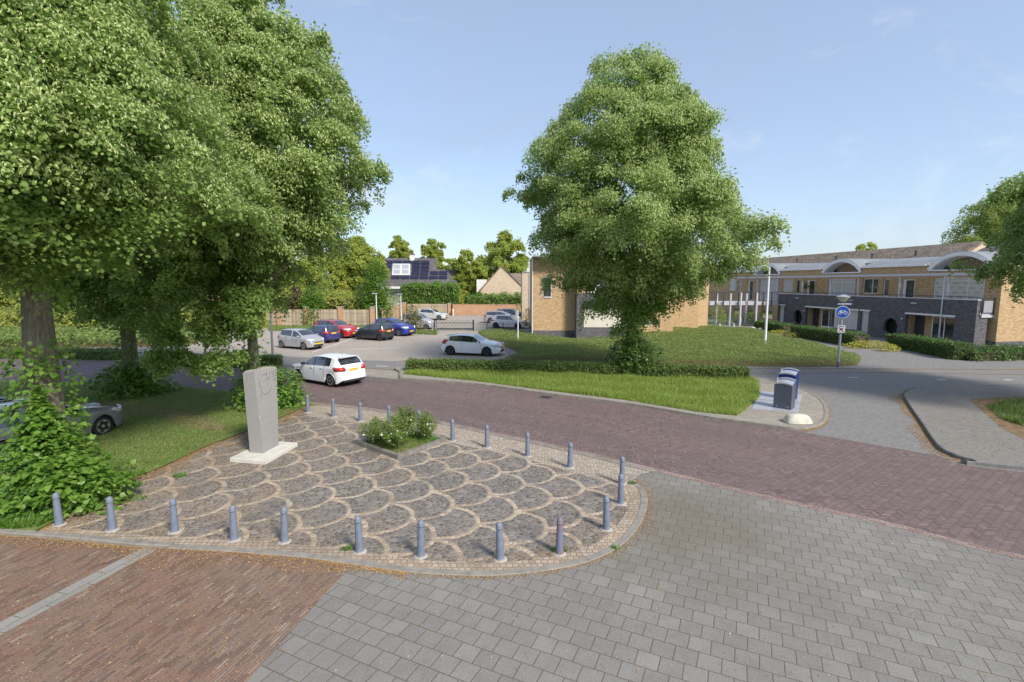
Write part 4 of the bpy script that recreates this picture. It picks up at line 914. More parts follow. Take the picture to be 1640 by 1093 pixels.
def window(parent, u0, u1, z0, z1, v, mull=(), frame=WHITE, curtain=None, fw=.07, depth=.07, name='window', trans=None):
    k = MB(); k.box(u0, u1, v-.045, v-.03, z0, z1); p = k.build(name, PANE, parent)
    k = MB(); k.box(u0, u0+fw, v-depth, v+.012, z0, z1); k.box(u1-fw, u1, v-depth, v+.012, z0, z1); k.box(u0+fw, u1-fw, v-depth, v+.012, z0, z0+fw); k.box(u0+fw, u1-fw, v-depth, v+.012, z1-fw, z1)
    for m in mull: k.box(m-fw*.5, m+fw*.5, v-depth, v+.009, z0+fw, z1-fw)
    if trans: k.box(u0+fw, u1-fw, v-depth, v+.007, trans-fw*.4, trans+fw*.4)
    k.build('frame', frame, p)
    if curtain:
        k = MB(); n = 24; pts = [(u0+fw*.6+(u1-u0-fw*1.2)*i/n, v-.022+.006*((i % 2)*2-1)) for i in range(n+1)]
        k.loft([[(a,b,z0+fw*.6) for a,b in pts], [(a,b,z1-fw*.6) for a,b in pts]], False, closed=False); k.build('curtain', curtain, p)
    return p
# ---------------------------------------------------------------- the flats on the right: x runs away along the front, y points out of it
A_R = atan2(.9925, -.122); O_R = G(1560, 560.5)
flats = thing('apartment_block', 'two-storey ochre and grey brick flats with white barrel-arched dormers and an access gallery', 'building', (*O_R, 0), A_R)
U_END = 62.0; V_UP = -1.4
big = [(.92,5.0),(13.3,16.9),(25.3,28.9)]; drs = [(6.72,7.86),(18.9,20.05),(30.4,31.5)]; sml = [(9.32,9.98),(21.35,22.05),(33.4,34.1)]; mid = [(10.55,12.35),(22.55,24.4),(34.6,36.4)]
holes_up = [(a,b,2.76,5.42) for a,b in big] + [(a,b,2.76,5.28) for a,b in drs] + [(a,b,3.7,5.36) for a,b in sml] + [(a,b,3.92,5.42) for a,b in mid] + [(c-2.45,c+2.45,6.06,6.47) for c in (2.9,15.2,27.5)]
bg_holes = [(a+.3,b-.1,.45,2.4) for a,b in big] + [(a-1.2,b-.9,.1,2.3) for a,b in drs]
k = MB(); wall(k, 0, U_END, 2.7, 6.46, holes_up, V_UP-.3, V_UP); wall(k, 0, U_END, 0.0, 2.7, [(23.6,24.8,.1,2.3),(26,28.4,.4,2.3),(30.2,31.4,.1,2.3),(32.6,35,.6,2.3),(2.0,3.3,.3,2.3)], V_UP-.3, V_UP)
k.box(-.3, .0, -14.5, V_UP, .62, 6.46); k.build('upper_wall', B_OR, flats)
k = MB(); k.box(-.34, -.02, -14.5, V_UP+.03, 0, .62); k.box(0, 1.2, V_UP, V_UP+.03, 0, .62); k.build('plinth', B_GREY, flats)
# windows of the gallery storey
for i, (a, b) in enumerate(big):
    if i == 0: window(flats, a+.02, b-.02, 2.80, 5.40, V_UP-.08, ((a+b)/2+.9, (a+b)/2-.75), WHITE, LACE, .09, trans=5.12)
    else: window(flats, a+.02, b-.02, 2.80, 5.40, V_UP-.08, ((a+b)/2+.9, (a+b)/2-.1), WHITE, CURT, .09, trans=5.05)
for i, (a, b) in enumerate(drs):
    k = MB(); k.box(a+.08, b-.28, V_UP-.12, V_UP-.07, 2.78, 5.2)
    d_ = k.build('door', DOOR_D, flats); k = MB()
    for zz0 in (3.15, 3.75, 4.35): k.box(a+.28, a+.62, V_UP-.07, V_UP-.055, zz0, zz0+.42)
    k.build('door_panel', plain('door_panel_dark', (.075,.078,.088), .4, .1, 4), d_)
    k = MB(); k.box(a, a+.07, V_UP-.14, V_UP-.02, 2.76, 5.28); k.box(b-.27, b, V_UP-.14, V_UP-.02, 2.76, 5.28); k.box(a+.07, b-.27, V_UP-.14, V_UP-.02, 5.2, 5.28); k.build('door_frame', WHITE, flats)
for a, b in sml: window(flats, a+.02, b-.02, 3.72, 5.34, V_UP-.10, (), WHITE, None, .08)
for i, (a, b) in enumerate(mid): window(flats, a+.02, b-.02, 3.94, 5.40, V_UP-.10, (a+.7,), WHITE, CURT if i else None, .08)
# gallery: floor, grey outer wall with coping
k = MB(); k.box(.12, 23.0, V_UP, -.3, 2.60, 2.74); k.box(-.0, .9, V_UP-.02, -.34, 2.40, 2.59); k.build('gallery_floor', SLAB, flats)
porch = [(1.70,5.94),(14.15,18.25)]; gh = [(1.70,5.94,0,2.32),(14.15,18.25,0,2.32),(9.78,10.62,.42,2.32),(11.05,14.15,.42,2.32),(21.85,22.7,.35,2.32)]
circ = [(7.40,1.07,.73,.80),(19.5,1.12,.73,.80)]
k = MB(); wall(k, .1, 23.0, 0, 3.68, gh+[(c[0]-1.0,c[0]+1.0,c[1]-1.0,c[1]+1.0) for c in circ], -.3, 0)
for c in circ: round_hole(k, c[0]-1.0, c[0]+1.0, c[1]-1.0, c[1]+1.0, *c, -.3, 0)
k.box(23.0, 23.02, -.29, -.01, 0, 3.68); k.box(.1, .4, -1.0, -.3, 0, 2.6); k.build('gallery_wall', B_GREY, flats)
k = MB(); k.box(.06, 23.06, -.34, .04, 3.68, 3.75); k.build('coping', LILAC, flats)
for a, b in porch + [(9.7,10.75),(11.0,14.12),(21.75,22.8)]:
    k = MB(); k.box(a-.05, b+.05, -.05, .06, 2.32, 2.46); k.build('lintel', WHITE, flats)
for i, (a, b) in enumerate(porch):
    k = MB(); k.box(a-.2, b+.2, -1.12, -1.0, .0, 2.5); k.box(b, b+.12, -1.0, -.3, 0, 2.5); k.build('porch_wall', B_OR, flats)
    window(flats, a+.05, a+2.3, .35, 2.25, -.55, (a+1.25,), WHITE, None, .07); k = MB(); k.box(a+.0, a+2.35, -.62, -.5, 0, .35); k.build('porch_sill_wall', WHITE_B, flats)
    k = MB(); k.box(b-.85, b-.02, -.98, -.93, .02, 2.2); k.build('porch_door', DOOR_D, flats)
    k = MB(); k.box(a, b, -.995, -.31, 2.47, 2.52); k.build('porch_ceiling', WHITE, flats)
window(flats, 9.80, 10.60, .44, 2.30, -.12, (), WHITE, CURT, .07); window(flats, 11.07, 14.13, .44, 2.30, -.14, (12.1,), WHITE, CURT, .08); window(flats, 21.87, 22.68, .37, 2.30, -.12, (22.3,), WHITE, CURT, .07)
k = MB(); k.box(9.8, 10.6, -.03, .03, -.0, .40); k.build('sill_panel', LILAC, flats)
for c in circ:
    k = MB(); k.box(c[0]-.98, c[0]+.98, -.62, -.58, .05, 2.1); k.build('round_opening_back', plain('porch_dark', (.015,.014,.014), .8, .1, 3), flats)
# slender gallery posts, handrail, canopy
k = MB(); k.box(-.9, 33.0, -.62, .02, 5.55, 5.74); k.box(-.9, 33.0, .02, .05, 5.60, 5.70); k.build('canopy', LILAC, flats)
for u_ in (2.65, 7.0, 11.5, 15.1, 19.3, 23.6, 27.6, 31.5):
    k = MB(); k.box(u_-.06, u_+.06, -.28, -.16, 3.75, 5.55); k.build('canopy_post', LILAC, flats)
k = MB(); k.tube([(.2,-.15,3.93), (23,-.15,3.93)], .022, 6)
for u_ in np.arange(.3, 23, 1.9): k.tube([(u_,-.15,3.74), (u_,-.15,3.93)], .014, 5)
k.build('handrail', STEEL_D, flats)
k = MB(); k.tube([(0.02,-.32,3.85),(0.02,-1.38,3.85)], .025, 6); k.tube([(0.02,-.32,2.55),(0.02,-.32,3.85)], .03, 6); k.tube([(0.02,-1.33,2.55),(0.02,-1.33,3.85)], .03, 6); k.build('balcony_rail', STEEL_D, flats)
k = MB(); k.box(.0, .04, -1.2, -.45, 2.78, 3.65); k.build('balcony_panel', plain('frosted_panel', (.33,.33,.36), .4, .05, 3), flats)
k = MB(); k.tube([(2.75,.07,5.5),(2.75,.07,.35),(2.3,.3,.2),(2.3,.35,0)], .05, 8); k.build('downpipe', LILAC, flats)
for u_ in (5.2, 11.9, 19.6):
    k = MB(); k.bbox(u_-.22, u_+.22, 0, .18, 3.22, 3.32, .03); k.build('bulkhead_lamp', plain('lamp_grey', (.5,.5,.52), .4, .05, 4), flats)
for u_, z_ in ((6.3,1.9),(18.5,1.9)):
    k = MB(); k.bbox(u_-.06, u_+.06, 0, .03, z_-.07, z_+.07, .01); k.build('doorbell_plate', WHITE, flats)
# roof: zinc lean curve, arched dormers with white fascias
prof = [(V_UP-.28,6.42),(V_UP-.28,6.66),(-2.6,7.0),(-4.2,7.28),(-6.5,7.42),(-9,7.3),(-9,6.46)]
for ea, eb in ((-.4,.28),(.28,5.52),(5.52,12.58),(12.58,17.82),(17.82,24.88),(24.88,30.12),(30.12,U_END)):
    pr2 = [(-2.34,6.42),(-2.34,6.92)]+prof[2:] if 5 < (eb-ea) < 5.5 else prof
    k = MB(); k.loft([[(u_,v_,z_) for v_,z_ in pr2] for u_ in (ea, eb)], True); k.build('roof', ZINC, flats, smooth=20)
for ea, eb in ((-.42,.25),(5.6,12.5),(17.9,24.8),(30.2,37.2),(37.2,U_END)):
    k = MB(); k.box(ea, eb, V_UP+.25, V_UP+.31, 6.42, 6.55); k.build('eaves_board', WHITE, flats); k = MB(); k.loft([[(u_,V_UP+.25,6.46),(u_,V_UP+.25,6.56),(u_,V_UP-.30,6.69),(u_,V_UP-.30,6.46)] for u_ in (ea, eb)], True); k.build('eaves', ZINC, flats)
for cu in (2.9, 15.2, 27.5):
    W2 = 2.72; R_ = (W2**2+1.30**2)/(2*1.30); zc = 7.45-R_; a0 = math.asin(W2/R_); arc = [(cu+R_*sin(a), zc+R_*cos(a)) for a in np.linspace(-a0, a0, 25)]
    R2 = R_-.30; arc2 = [(cu+R2*sin(a), zc+R2*cos(a)) for a in np.linspace(-a0, a0, 25)]
    k = MB(); n = len(arc)
    k.loft([[(a[0],V_UP+.02,a[1]),(a[0],V_UP+.12,a[1]-.02),(b[0],V_UP+.12,b[1]),(b[0],V_UP-.02,b[1])] for a, b in zip(arc, arc2)], True); f_ = k.build('arch_fascia', WHITE, flats, smooth=30)
    k = MB(); k.loft([[(b[0],V_UP+.05,b[1]),(b[0],-2.30,b[1]-.02),(b[0],-2.30,b[1]-.12),(b[0],V_UP+.05,b[1]-.05)] for b in arc2], True); k.build('arch_soffit', WHITE, flats, smooth=30)
    k = MB(); k.loft([[(a[0],V_UP+.10,a[1]+.015),(a[0],-7.5,a[1]+.015),(a[0],-7.5,a[1]-.06),(a[0],V_UP+.10,a[1]-.03)] for a in arc], True); k.build('barrel_roof', ZINC, flats, smooth=30)
    gl = [(a[0], a[1]-.06) for a in arc2 if a[1]-.06 > 6.10]; k = MB()
    k.loft([[(a[0], -2.28, 6.06) for a in gl], [(a[0], -2.28, a[1]) for a in gl]], False, closed=False); g_ = k.build('fanlight', PANE, flats)
    k = MB(); k.loft([[(a[0], -2.27, 6.06) for a in gl if abs(a[0]-cu) < 1.75], [(a[0], -2.27, a[1]-.03) for a in gl if abs(a[0]-cu) < 1.75]], False, closed=False); k.build('fanlight_blind', plain('tan_blind', (.22,.165,.10), .8, .1, 2), g_)
    k = MB(); k.box(cu-2.45, cu+2.45, -2.29, V_UP-.29, 5.98, 6.055); k.box(cu-2.5, cu+2.5, V_UP+.003, V_UP+.1, 5.96, 6.065); k.build('fanlight_sill', WHITE, flats)
for u_, v_ in ((19.35,-1.3),(20.3,-1.3)):
    o = mound('wall_basket', 'hanging basket of white flowers and leaves beside a door of the flats, %s' % ('nearer one' if u_ < 20 else 'farther one'), 'plant', (0,0,0), .2, .2, .7, 160, .13, L_ROSE, 'hanging baskets by the flats door', stem=False)
    p = Matrix.Translation((*O_R, 0)) @ Matrix.Rotation(A_R, 4, 'Z') @ Vector((u_, V_UP+.15, 4.3)); o.location = p
# footbridge from the gallery to the round stair tower
br = thing('walkway', 'raised walkway with dark railing and slim pale posts between the flats and the round tower', 'bridge', (0,0,0)); Yb = 59.4
x0, x1 = at(1137, 485, Yb)[0], at(1246, 485, Yb)[0]
k = MB(); k.box(x0, x1, Yb, Yb+2.2, 2.36, 2.76); k.build('deck', SLAB, br)
k = MB(); k.tube([(x0,Yb-.05,3.88),(x1,Yb-.05,3.88)], .035, 6); k.tube([(x0,Yb-.05,3.70),(x1,Yb-.05,3.70)], .018, 5)
for x_ in np.arange(x0+.2, x1, .28): k.tube([(x_,Yb-.05,2.80),(x_,Yb-.05,3.72)], .012, 4)
for px_ in (1147, 1159, 1170.5, 1183, 1197.5, 1210, 1222.5, 1236): x_ = at(px_, 470, Yb)[0]; k.box(x_-.05, x_+.05, Yb-.10, Yb-.04, 2.3, 3.9)
k.build('railing', STEEL_D, br)
for px_, dy, zt_ in ((1147.5,.3,3.75),(1169,-.9,3.75),(1185.5,-1.7,3.85),(1194.5,-.9,3.75),(1211,-1.9,3.85),(1187,1.6,2.36),(1173,2.0,2.36)):
    x_ = at(px_, 500, Yb+dy)[0]; k = MB(); k.lathe([(.11,0),(.11,zt_-.02),(.09,zt_)], 12, Matrix.Translation((x_, Yb+dy, 0))); k.build('post', LILAC, br, smooth=40)
# ---------------------------------------------------------------- block behind the lone lime
bl = thing('brick_building', 'ochre brick building with grey projecting bay and round tower, half hidden behind the lone lime', 'building', (1.92, 46.0, 0))
k = MB(); wall(k, 0, 3.85, .62, 7.25, [(.95,1.62,3.72,5.45)], 0, .3); k.box(0, .3, .3, 9, .62, 7.25); k.build('front_wall', B_OR, bl)
k = MB(); k.box(-.03, 3.85, -.03, .3, 0, .62); k.box(-.03, .3, .3, 9, 0, .62); k.build('plinth', B_GREY, bl)
window(bl, .97, 1.60, 3.74, 5.43, .12, (), STEEL_D, CURT, .07); k = MB(); k.box(.88, 1.69, -.05, .12, 3.62, 3.74); k.box(.88, .95, -.03, .1, 3.74, 5.52); k.box(1.62, 1.69, -.03, .1, 3.74, 5.52); k.box(.88, 1.69, -.03, .1, 5.45, 5.52); k.build('window_surround', LILAC, bl)
k = MB(); wall(k, 3.85, 8.9, 0, 4.05, [(4.5,7.9,1.0,2.72)], -1.25, -.95); k.box(3.85, 4.15, -.95, 0, 0, 4.05); k.build('bay_wall', B_GREY, bl)
k = MB(); wall(k, 3.85, 8.9, 4.05, 7.25, [(4.5,7.6,4.1,5.55)], -1.25, -.95); k.box(3.85, 4.15, -.95, 0, 4.05, 7.25); k.build('bay_upper_wall', B_OR, bl)
k = MB(); k.box(4.52, 7.88, -1.16, -1.10, 1.02, 2.70); k.build('roller_shutter', BLIND, bl)
window(bl, 4.52, 7.58, 4.12, 5.53, -1.08, (5.5,6.6), WHITE, None, .09, trans=4.75)
k = MB(); wall(k, 8.9, 13.2, 0, 7.25, [(9.6,11.2,.9,2.6),(9.8,11.6,3.9,5.4)], 1.5, 1.8); k.box(8.9, 9.2, -.95, 1.5, 0, 7.25); k.build('side_wall', B_OR, bl)
window(bl, 9.62, 11.18, .92, 2.58, 1.62, (10.4,), WHITE, CURT, .08); window(bl, 9.82, 11.58, 3.92, 5.38, 1.62, (10.7,), WHITE, CURT, .08)
k = MB(); tc2 = (17.35, 9.2); k.lathe([(2.15,0),(2.15,7.0),(2.0,7.02)], 40, Matrix.Translation((*tc2, 0))); k.build('round_tower', B_OR, bl, smooth=40)
k = MB(); k.box(12.9, 17.4, 6.0, 15, 0, 6.9); k.box(13.2, 13.5, 1.8, 6.0, 0, 6.9); k.build('rear_wall', B_OR, bl)
k = MB(); k.box(-.06, 8.96, -1.30, 9, 7.25, 7.38); k.box(8.96, 13.25, 1.45, 9, 7.25, 7.38); k.build('roof', ZINC, bl)
k = MB(); k.tube([(-.06,-.06,0),(-.06,-.06,7.2)], .045, 8); k.build('downpipe', WHITE, bl)
an = thing('garden_house', 'pale brick gable wall just behind the ochre building', 'building', (1.6, 62, 0)); k = MB(); k.box(-.35, 5, 0, 8, 0, 6.2); k.build('wall', B_PALE, an); k = MB(); k.box(-.42, 5.05, -.05, 8.05, 6.2, 6.3); k.build('roof', ZINC, an); k = MB(); k.tube([(.55,-.06,0),(.55,-.06,6.1)], .06, 8); k.build('downpipe', WHITE, an)
# ---------------------------------------------------------------- white house with solar panels
hs = thing('white_house', 'white rendered house with solar panels over its dark tiled roof', 'house', (0,0,0))
def rp(px_, py_, up=0.0):
    s = (460-py_)/47; Y = 87+6*s; q = at(px_, py_, Y); return (q[0], Y-up*.66, q[2]+up*.75)
def slab(mb, pts, up, th):
    a = [rp(x_, y_, up) for x_, y_ in pts]; b = [rp(x_, y_, up-th) for x_, y_ in pts]; mb.loft([b, a], True)
k = MB(); slab(k, [(611,461),(733,461),(733,432),(700,432),(699,413.5),(614,413.5)], .0, .18); k.build('roof', T_DARK, hs)
hx0, hx1 = rp(613,460)[0]+.1, rp(730,460)[0]-.15
k = MB(); wall(k, hx0, hx1, 0, 4.1, [(hx0+1.1,hx0+4.3,1.6,3.45)], 87.6, 87.9); k.box(hx0, hx0+.3, 87.9, 99, 0, 4.1); k.box(hx1-.3, hx1, 87.9, 99, 0, 4.1); k.build('wall', WHITE_B, hs)
k = MB(); k.box(hx0+1.12, hx0+4.28, 87.68, 87.74, 1.62, 3.43); k.build('window_shutter', plain('grey_shutter', (.30,.31,.33), .6, .06, 3), hs)
k = MB(); k.box(hx0-.3, hx0+5.0, 86.6, 86.9, 3.95, 4.35); k.box(hx0+6.4, hx1+.2, 86.6, 86.9, 3.9, 4.3); k.build('gutter', WHITE, hs)
SOLAR = Mat('solar_panel', .12, .6); SOLAR.color(SOLAR.ramp(SOLAR.noise(2, 2), [(.3,(.012,.012,.03)),(.7,(.022,.022,.05))])); SOLAR = SOLAR.m
pan = [(x_, y_) for x_ in (616,631) for y_ in (417.5,)] + []
rowsp = [(418,424,(615,630,645,660,674,688.5)),(424,430,(614.5,628)),(424,430.5,(659.5,673.5,688)),(430,436,(614,627)),(430.5,436.5,(659,673,687.5)),(436.5,442.5,(658.5,672.5,687)),(435,442,(688,702.5,717)),(442.5,448.5,(626,641,656,671.5,686.5,702,716.5))]
for ya, yb, xs_ in rowsp:
    for xa, xb in zip(xs_, xs_[1:]):
        k = MB(); slab(k, [(xa+.6,yb-.45),(xb-.6,yb-.45),(xb-.6,ya+.45),(xa+.6,ya+.45)], .14, .06); k.build('solar_panel', SOLAR, hs)
k = MB(); slab(k, [(628,442),(657,442),(657,424),(629.5,424)], .20, .14); rw_ = k.build('roof_window', plain('roof_window_frame', (.60,.60,.62), .5, .04, 3), hs)
k = MB()
for xa, xb in ((630.5,641),(644,655)):
    for ya, yb in ((425.5,432),(433.5,440)): slab(k, [(xa,yb),(xb,yb),(xb,ya),(xa,ya)], .24, .04)
k.build('pane', plain('roof_window_blind', (.34,.35,.37), .4, .05, 3), rw_)
c_ = rp(660, 415); k = MB(); k.box(c_[0]-.35, c_[0]+.45, c_[1]-.4, c_[1]+.4, c_[2]-.9, c_[2]+.75); ch_ = k.build('chimney', WHITE_B, hs)
k = MB(); k.box(c_[0]-.42, c_[0]+.52, c_[1]-.47, c_[1]+.47, c_[2]+.75, c_[2]+.83); k.box(c_[0]-.2, c_[0]+.3, c_[1]-.2, c_[1]+.2, c_[2]+.83, c_[2]+1.05); k.build('chimney_cap', T_DARK, ch_)
# ---------------------------------------------------------------- gabled brick house and other far roofs
gh_ = thing('brick_house', 'pale brick house whose pointed gable shows over the hedge', 'house', (0,0,0)); Yg = 85.0
pl, pk, pr_ = at(769.5,466,Yg), at(803,427.5,Yg), at(838.5,462,Yg)
k = MB(); k.loft([[(p[0],y_,p[2]) for p in ((pl[0],0,0),(pl[0],0,pl[2]),pk,(pr_[0],0,pr_[2]),(pr_[0],0,0))] for y_ in (Yg, Yg+9)], True); k.build('wall', B_PALE, gh_)
k = MB()
for e in (pl, pr_):
    s_ = -1 if e is pl else 1
    k.loft([[(e[0]+s_*.25,y_,e[2]-.2),(pk[0],y_,pk[2]+.05),(pk[0],y_,pk[2]+.22),(e[0]+s_*.3,y_,e[2]-.02)] for y_ in (Yg-.15, Yg+9.1)], True)
wl = at(815,461,Yg+3); wr = at(853,461,Yg+3); wt2 = at(820,438,Yg+6)
k.add([(wl[0],Yg+2.5,wl[2]),(wr[0]+1,Yg+2.5,wr[2]),(wr[0]+1,Yg+6,wt2[2]),(wl[0]-1,Yg+6,wt2[2]),(wl[0],Yg+2.6,wl[2]-.2),(wr[0]+1,Yg+2.6,wl[2]-.2),(wr[0]+1,Yg+9,wl[2]-.2),(wl[0]-1,Yg+9,wl[2]-.2)], [(0,1,2,3),(4,5,1,0),(3,2,6,7),(1,5,6,2)])
k.build('roof', T_BROWN, gh_)
k = MB(); a_ = at(766,448,Yg+1); k.box(a_[0]-.3, a_[0]+1.4, Yg+1, Yg+3, 3.4, a_[2]); k.build('dormer', WHITE_B, gh_)
lo = thing('low_house', 'low house with red brown roof and green awning left of the pale gable', 'house', (0,0,0)); a_, b_ = at(737,466,92), at(772,466,92)
k = MB(); k.box(a_[0], b_[0], 92, 99, 0, a_[2]); k.build('wall', B_PALE, lo); k = MB(); k.loft([[(x_,91.6,a_[2]),(x_,96,a_[2]+1.5),(x_,100,a_[2])] for x_ in (a_[0]-.2, b_[0]+.2)], True); k.build('roof', tile_mat('red_brown_tiles', (.20,.10,.075), (.30,.16,.12)), lo)
k = MB(); q_ = at(738,466,91); k.loft([[(x_,91.5,q_[2]-.1),(x_,90.3,q_[2]-.75),(x_,90.3,q_[2]-.85),(x_,91.5,q_[2]-.2)] for x_ in (q_[0], q_[0]+2.6)], True); k.build('awning', plain('green_awning', (.05,.27,.20), .8, .08, 4), lo)
def flat_frame(u, v, z): return Matrix.Translation((*O_R, 0)) @ Matrix.Rotation(A_R, 4, 'Z') @ Vector((u, v, z))
rt = thing('terrace_house', 'long brown tiled roof rising behind the flats', 'house', (*O_R, 0), A_R)
k = MB(); k.loft([[(u_,-16,6.9),(u_,-20.5,9.65),(u_,-25,6.9)] for u_ in (17.6, 60)], True); k.build('roof', T_BROWN, rt)
k = MB(); k.box(17.9, 60, -24.6, -16.4, 0, 6.85); k.loft([[(u_,-16.4,6.8),(u_,-20.5,9.3),(u_,-24.6,6.8)] for u_ in (17.55, 17.9)], True); k.build('wall', B_PALE, rt)
for u_ in (23.5, 30.0, 36.5, 45):
    k = MB(); k.lathe([(.12,8.1),(.12,8.8),(.2,8.82),(.2,8.92)], 10, Matrix.Translation((u_, -18.3, 0))); k.build('vent', T_DARK, rt)
rd = thing('terrace_house', 'dark tiled roof with a red framed white attic just left of the right hand tree', 'house', (*O_R, 0), A_R)
k = MB(); k.loft([[(u_,-13,7.0),(u_,-17,8.75),(u_,-21,7.0)] for u_ in (7.6, 14.2)], True); k.build('roof', T_DARK, rd)
k = MB(); k.box(-8, 14.0, -20.5, -13.4, 0, 7.0); k.box(-8, 7.5, -18, -14.5, 7.0, 8.55); k.build('wall', WHITE_B, rd)
k = MB()
for u_ in np.arange(-7.5, 7.6, 1.25): k.box(u_-.06, u_+.06, -14.5, -14.42, 7.0, 8.55)
k.box(-8, 7.55, -14.52, -14.40, 8.5, 8.62); k.build('attic_frame', plain('red_frame', (.40,.09,.07), .6, .08, 4), rd)
lh = thing('brick_house', 'orange brick house glimpsed between the left hand lime trunks', 'house', (-52, 62, 0)); k = MB(); k.box(0, 13, 0, 8, 0, 5.2); k.build('wall', B_RED, lh); k = MB(); k.loft([[(x_,-.4,5.1),(x_,4,8.4),(x_,8.4,5.1)] for x_ in (-.3, 13.3)], True); k.build('roof', T_BROWN, lh)
for a_ in (1.5, 5.2, 9.0): window(lh, a_, a_+1.8, 1.0, 2.5, -.02, (a_+.9,), WHITE, None, .08, .04)
# ---------------------------------------------------------------- fences, wall, gate
PLANK = Mat('fence_planks', .9, .15); _x, _y, _z = PLANK.xyz(); _i = ((_x+_y)/.14).floor(); _f = ((_x+_y)/.14).fract(); PLANK.color(PLANK.mix(_f.lt(.10)*.8, PLANK.ramp(PLANK.white(PLANK.vec(_i, 0, 0)), [(0,(.33,.265,.18)),(.5,(.43,.35,.25)),(1,(.53,.45,.34))]), (.11,.085,.06))); PLANK = PLANK.m
def fence(label, a, b, h, posts, z0=0.0, ph=.25, cap=True):
    L = hypot(b[0]-a[0], b[1]-a[1]); t = thing('fence', label, 'fence', (a[0], a[1], z0), atan2(b[1]-a[1], b[0]-a[0]))
    xs_ = [L*p for p in posts]; ed = [0]+xs_+[L]
    for p, q in zip(ed, ed[1:]):
        if q-p > .5: k = MB(); k.box(p+.24, q-.24, -.02, .02, .12, h); k.box(p+.24, q-.24, -.05, -.021, h*.3, h*.3+.1); k.box(p+.24, q-.24, -.05, -.021, h*.8, h*.8+.1); k.build('panel', PLANK, t)
    for x_ in xs_:
        k = MB(); k.box(x_-.23, x_+.23, -.23, .23, 0, h+ph); p_ = k.build('post', B_RED, t); k = MB(); k.bbox(x_-.28, x_+.28, -.28, .28, h+ph, h+ph+.08, .03); k.build('cap', plain('cap_stone', (.40,.36,.32), .8, .1, 4), p_)
    return t
fence('wooden plank fence with brick posts behind the row of parked cars', G(415,523), G(603,523.5), 1.95, [.18,.41,.70,.97])
fence('brick posts and planks stepping back beside the white lamp post', G(612,523), (at(649,500,77)[0], 77), 1.7, [.05,.22,.40,.58,.78,.97])
fence('grey plank fence along the back of the gated yard', (at(650,500,77.3)[0], 77.3), (at(721,500,77.3)[0], 77.3), 1.75, [.985], ph=.05)
gw = thing('brick_wall', 'low orange brick wall at the back of the gated yard', 'wall', (at(722,500,77.3)[0], 77.3, 0)); k = MB(); k.box(.3, 15, -.12, .12, 0, 1.62); k.build('bricks', B_RED, gw); k = MB(); k.box(.28, 15.02, -.16, .16, 1.62, 1.7); k.build('coping', B_RED, gw)
GR = plain('green_black_steel', (.03,.04,.04), .5, .15, 6)
gt = thing('gate', 'low dark steel gate with hooped top bar across the yard entrance', 'gate', (*G(700,530), 0)); gl_ = G(757,530)[0]-G(700,530)[0]
k = MB(); k.tube([(0,0,.82),(gl_,0,.82)], .03, 6); k.box(0, gl_, -.04, .04, .12, .26)
for x_ in np.arange(.1, gl_, .115): k.tube([(x_,0,.2),(x_,0,.82)], .010, 4)
k.build('bars', GR, gt); k = MB()
for x_ in np.arange(.15, gl_-.3, .42): k.tube([(x_+.19+.19*cos(a), 0, .82+.26*sin(a)) for a in np.linspace(pi, 0, 9)], .013, 4)
k.build('hoops', GR, gt); k = MB(); k.bbox(-.30, -.02, -.14, .14, 0, 1.12, .02); k.build('gate_box', GR, gt); k = MB(); k.bbox(gl_, gl_+.16, -.08, .08, 0, 1.15, .02); k.build('gate_post', GR, gt)
rl = thing('railing', 'low thin hooped railing in front of the white hatchback in the yard', 'railing', (G(757,530)[0]+.3, G(757,530)[1], 0)); ll = 6.0
k = MB(); k.tube([(0,0,.72),(ll,0,.72)], .016, 5)
for x_ in np.arange(.1, ll, .13): k.tube([(x_,0,.1),(x_,0,.72)], .008, 4)
for x_ in np.arange(.1, ll-.3, .39): k.tube([(x_+.18+.18*cos(a), 0, .72+.2*sin(a)) for a in np.linspace(pi, 0, 7)], .009, 4)
k.build('bars', GR, rl); k = MB()
for x_ in (1.2, 2.9, 4.6): k.bbox(x_-.03, x_+.03, -.03, .03, 0, .95, .01)
k.build('uprights', GR, rl)
# ================================================================== bollards
BOL = Mat('bollard_paint', .55, .4); _n = BOL.noise(7, 5); BOL.color(BOL.mix(BOL.map(BOL.noise(3.5, 5), .55, .75, 0, .55), BOL.ramp(_n, [(.3,(.13,.155,.21)),(.7,(.185,.215,.275))]), (.27,.25,.24))); BOL.bump(BOL.noise(30, 3), .3, .006); BOL = BOL.m
BOLR = Mat('rusty_bollard_paint', .6, .35); BOLR.color(BOLR.mix(BOLR.map(BOLR.noise(4, 5), .42, .62), (.15,.165,.24), (.21,.135,.16))); BOLR = BOLR.m
FOOT = plain('bollard_mortar', (.36,.33,.29), .9, .2, 12, bump=.3)
def bollard(label, loc, mat=BOL, tilt=None):
    t = thing('bollard', label, 'bollard', loc, 0, 'blue grey bollards round the plaza')
    k = MB(); k.lathe([(.080,0),(.078,.03),(.073,.10),(.062,.40),(.054,.58),(.054,.585)], 20); k.build('shaft', mat, t, smooth=40)
    k = MB(); k.lathe([(.054,.583),(.064,.590),(.066,.602),(.064,.614),(.058,.620),(.058,.640),(.053,.668),(.036,.692),(.014,.702),(.004,.703)], 20); k.build('cap', mat, t, smooth=50)
    k = MB(); k.lathe([(.135,.0),(.12,.012),(.09,.022)], 14); k.build('footing', FOOT, t, smooth=50)
    if tilt: t.rotation_euler = (tilt[0], tilt[1], 0)
    return t
bpx = [(95,841),(180,849),(280,852),(375,865),(456,868),(576,884),(674,891),(801,896),(896,887),(971,848),(994,807),(996,775),(912.5,749),(845,731),(780,717),(725,706),(672,690),(624,681),(577,675),(534,668),(493,661)]
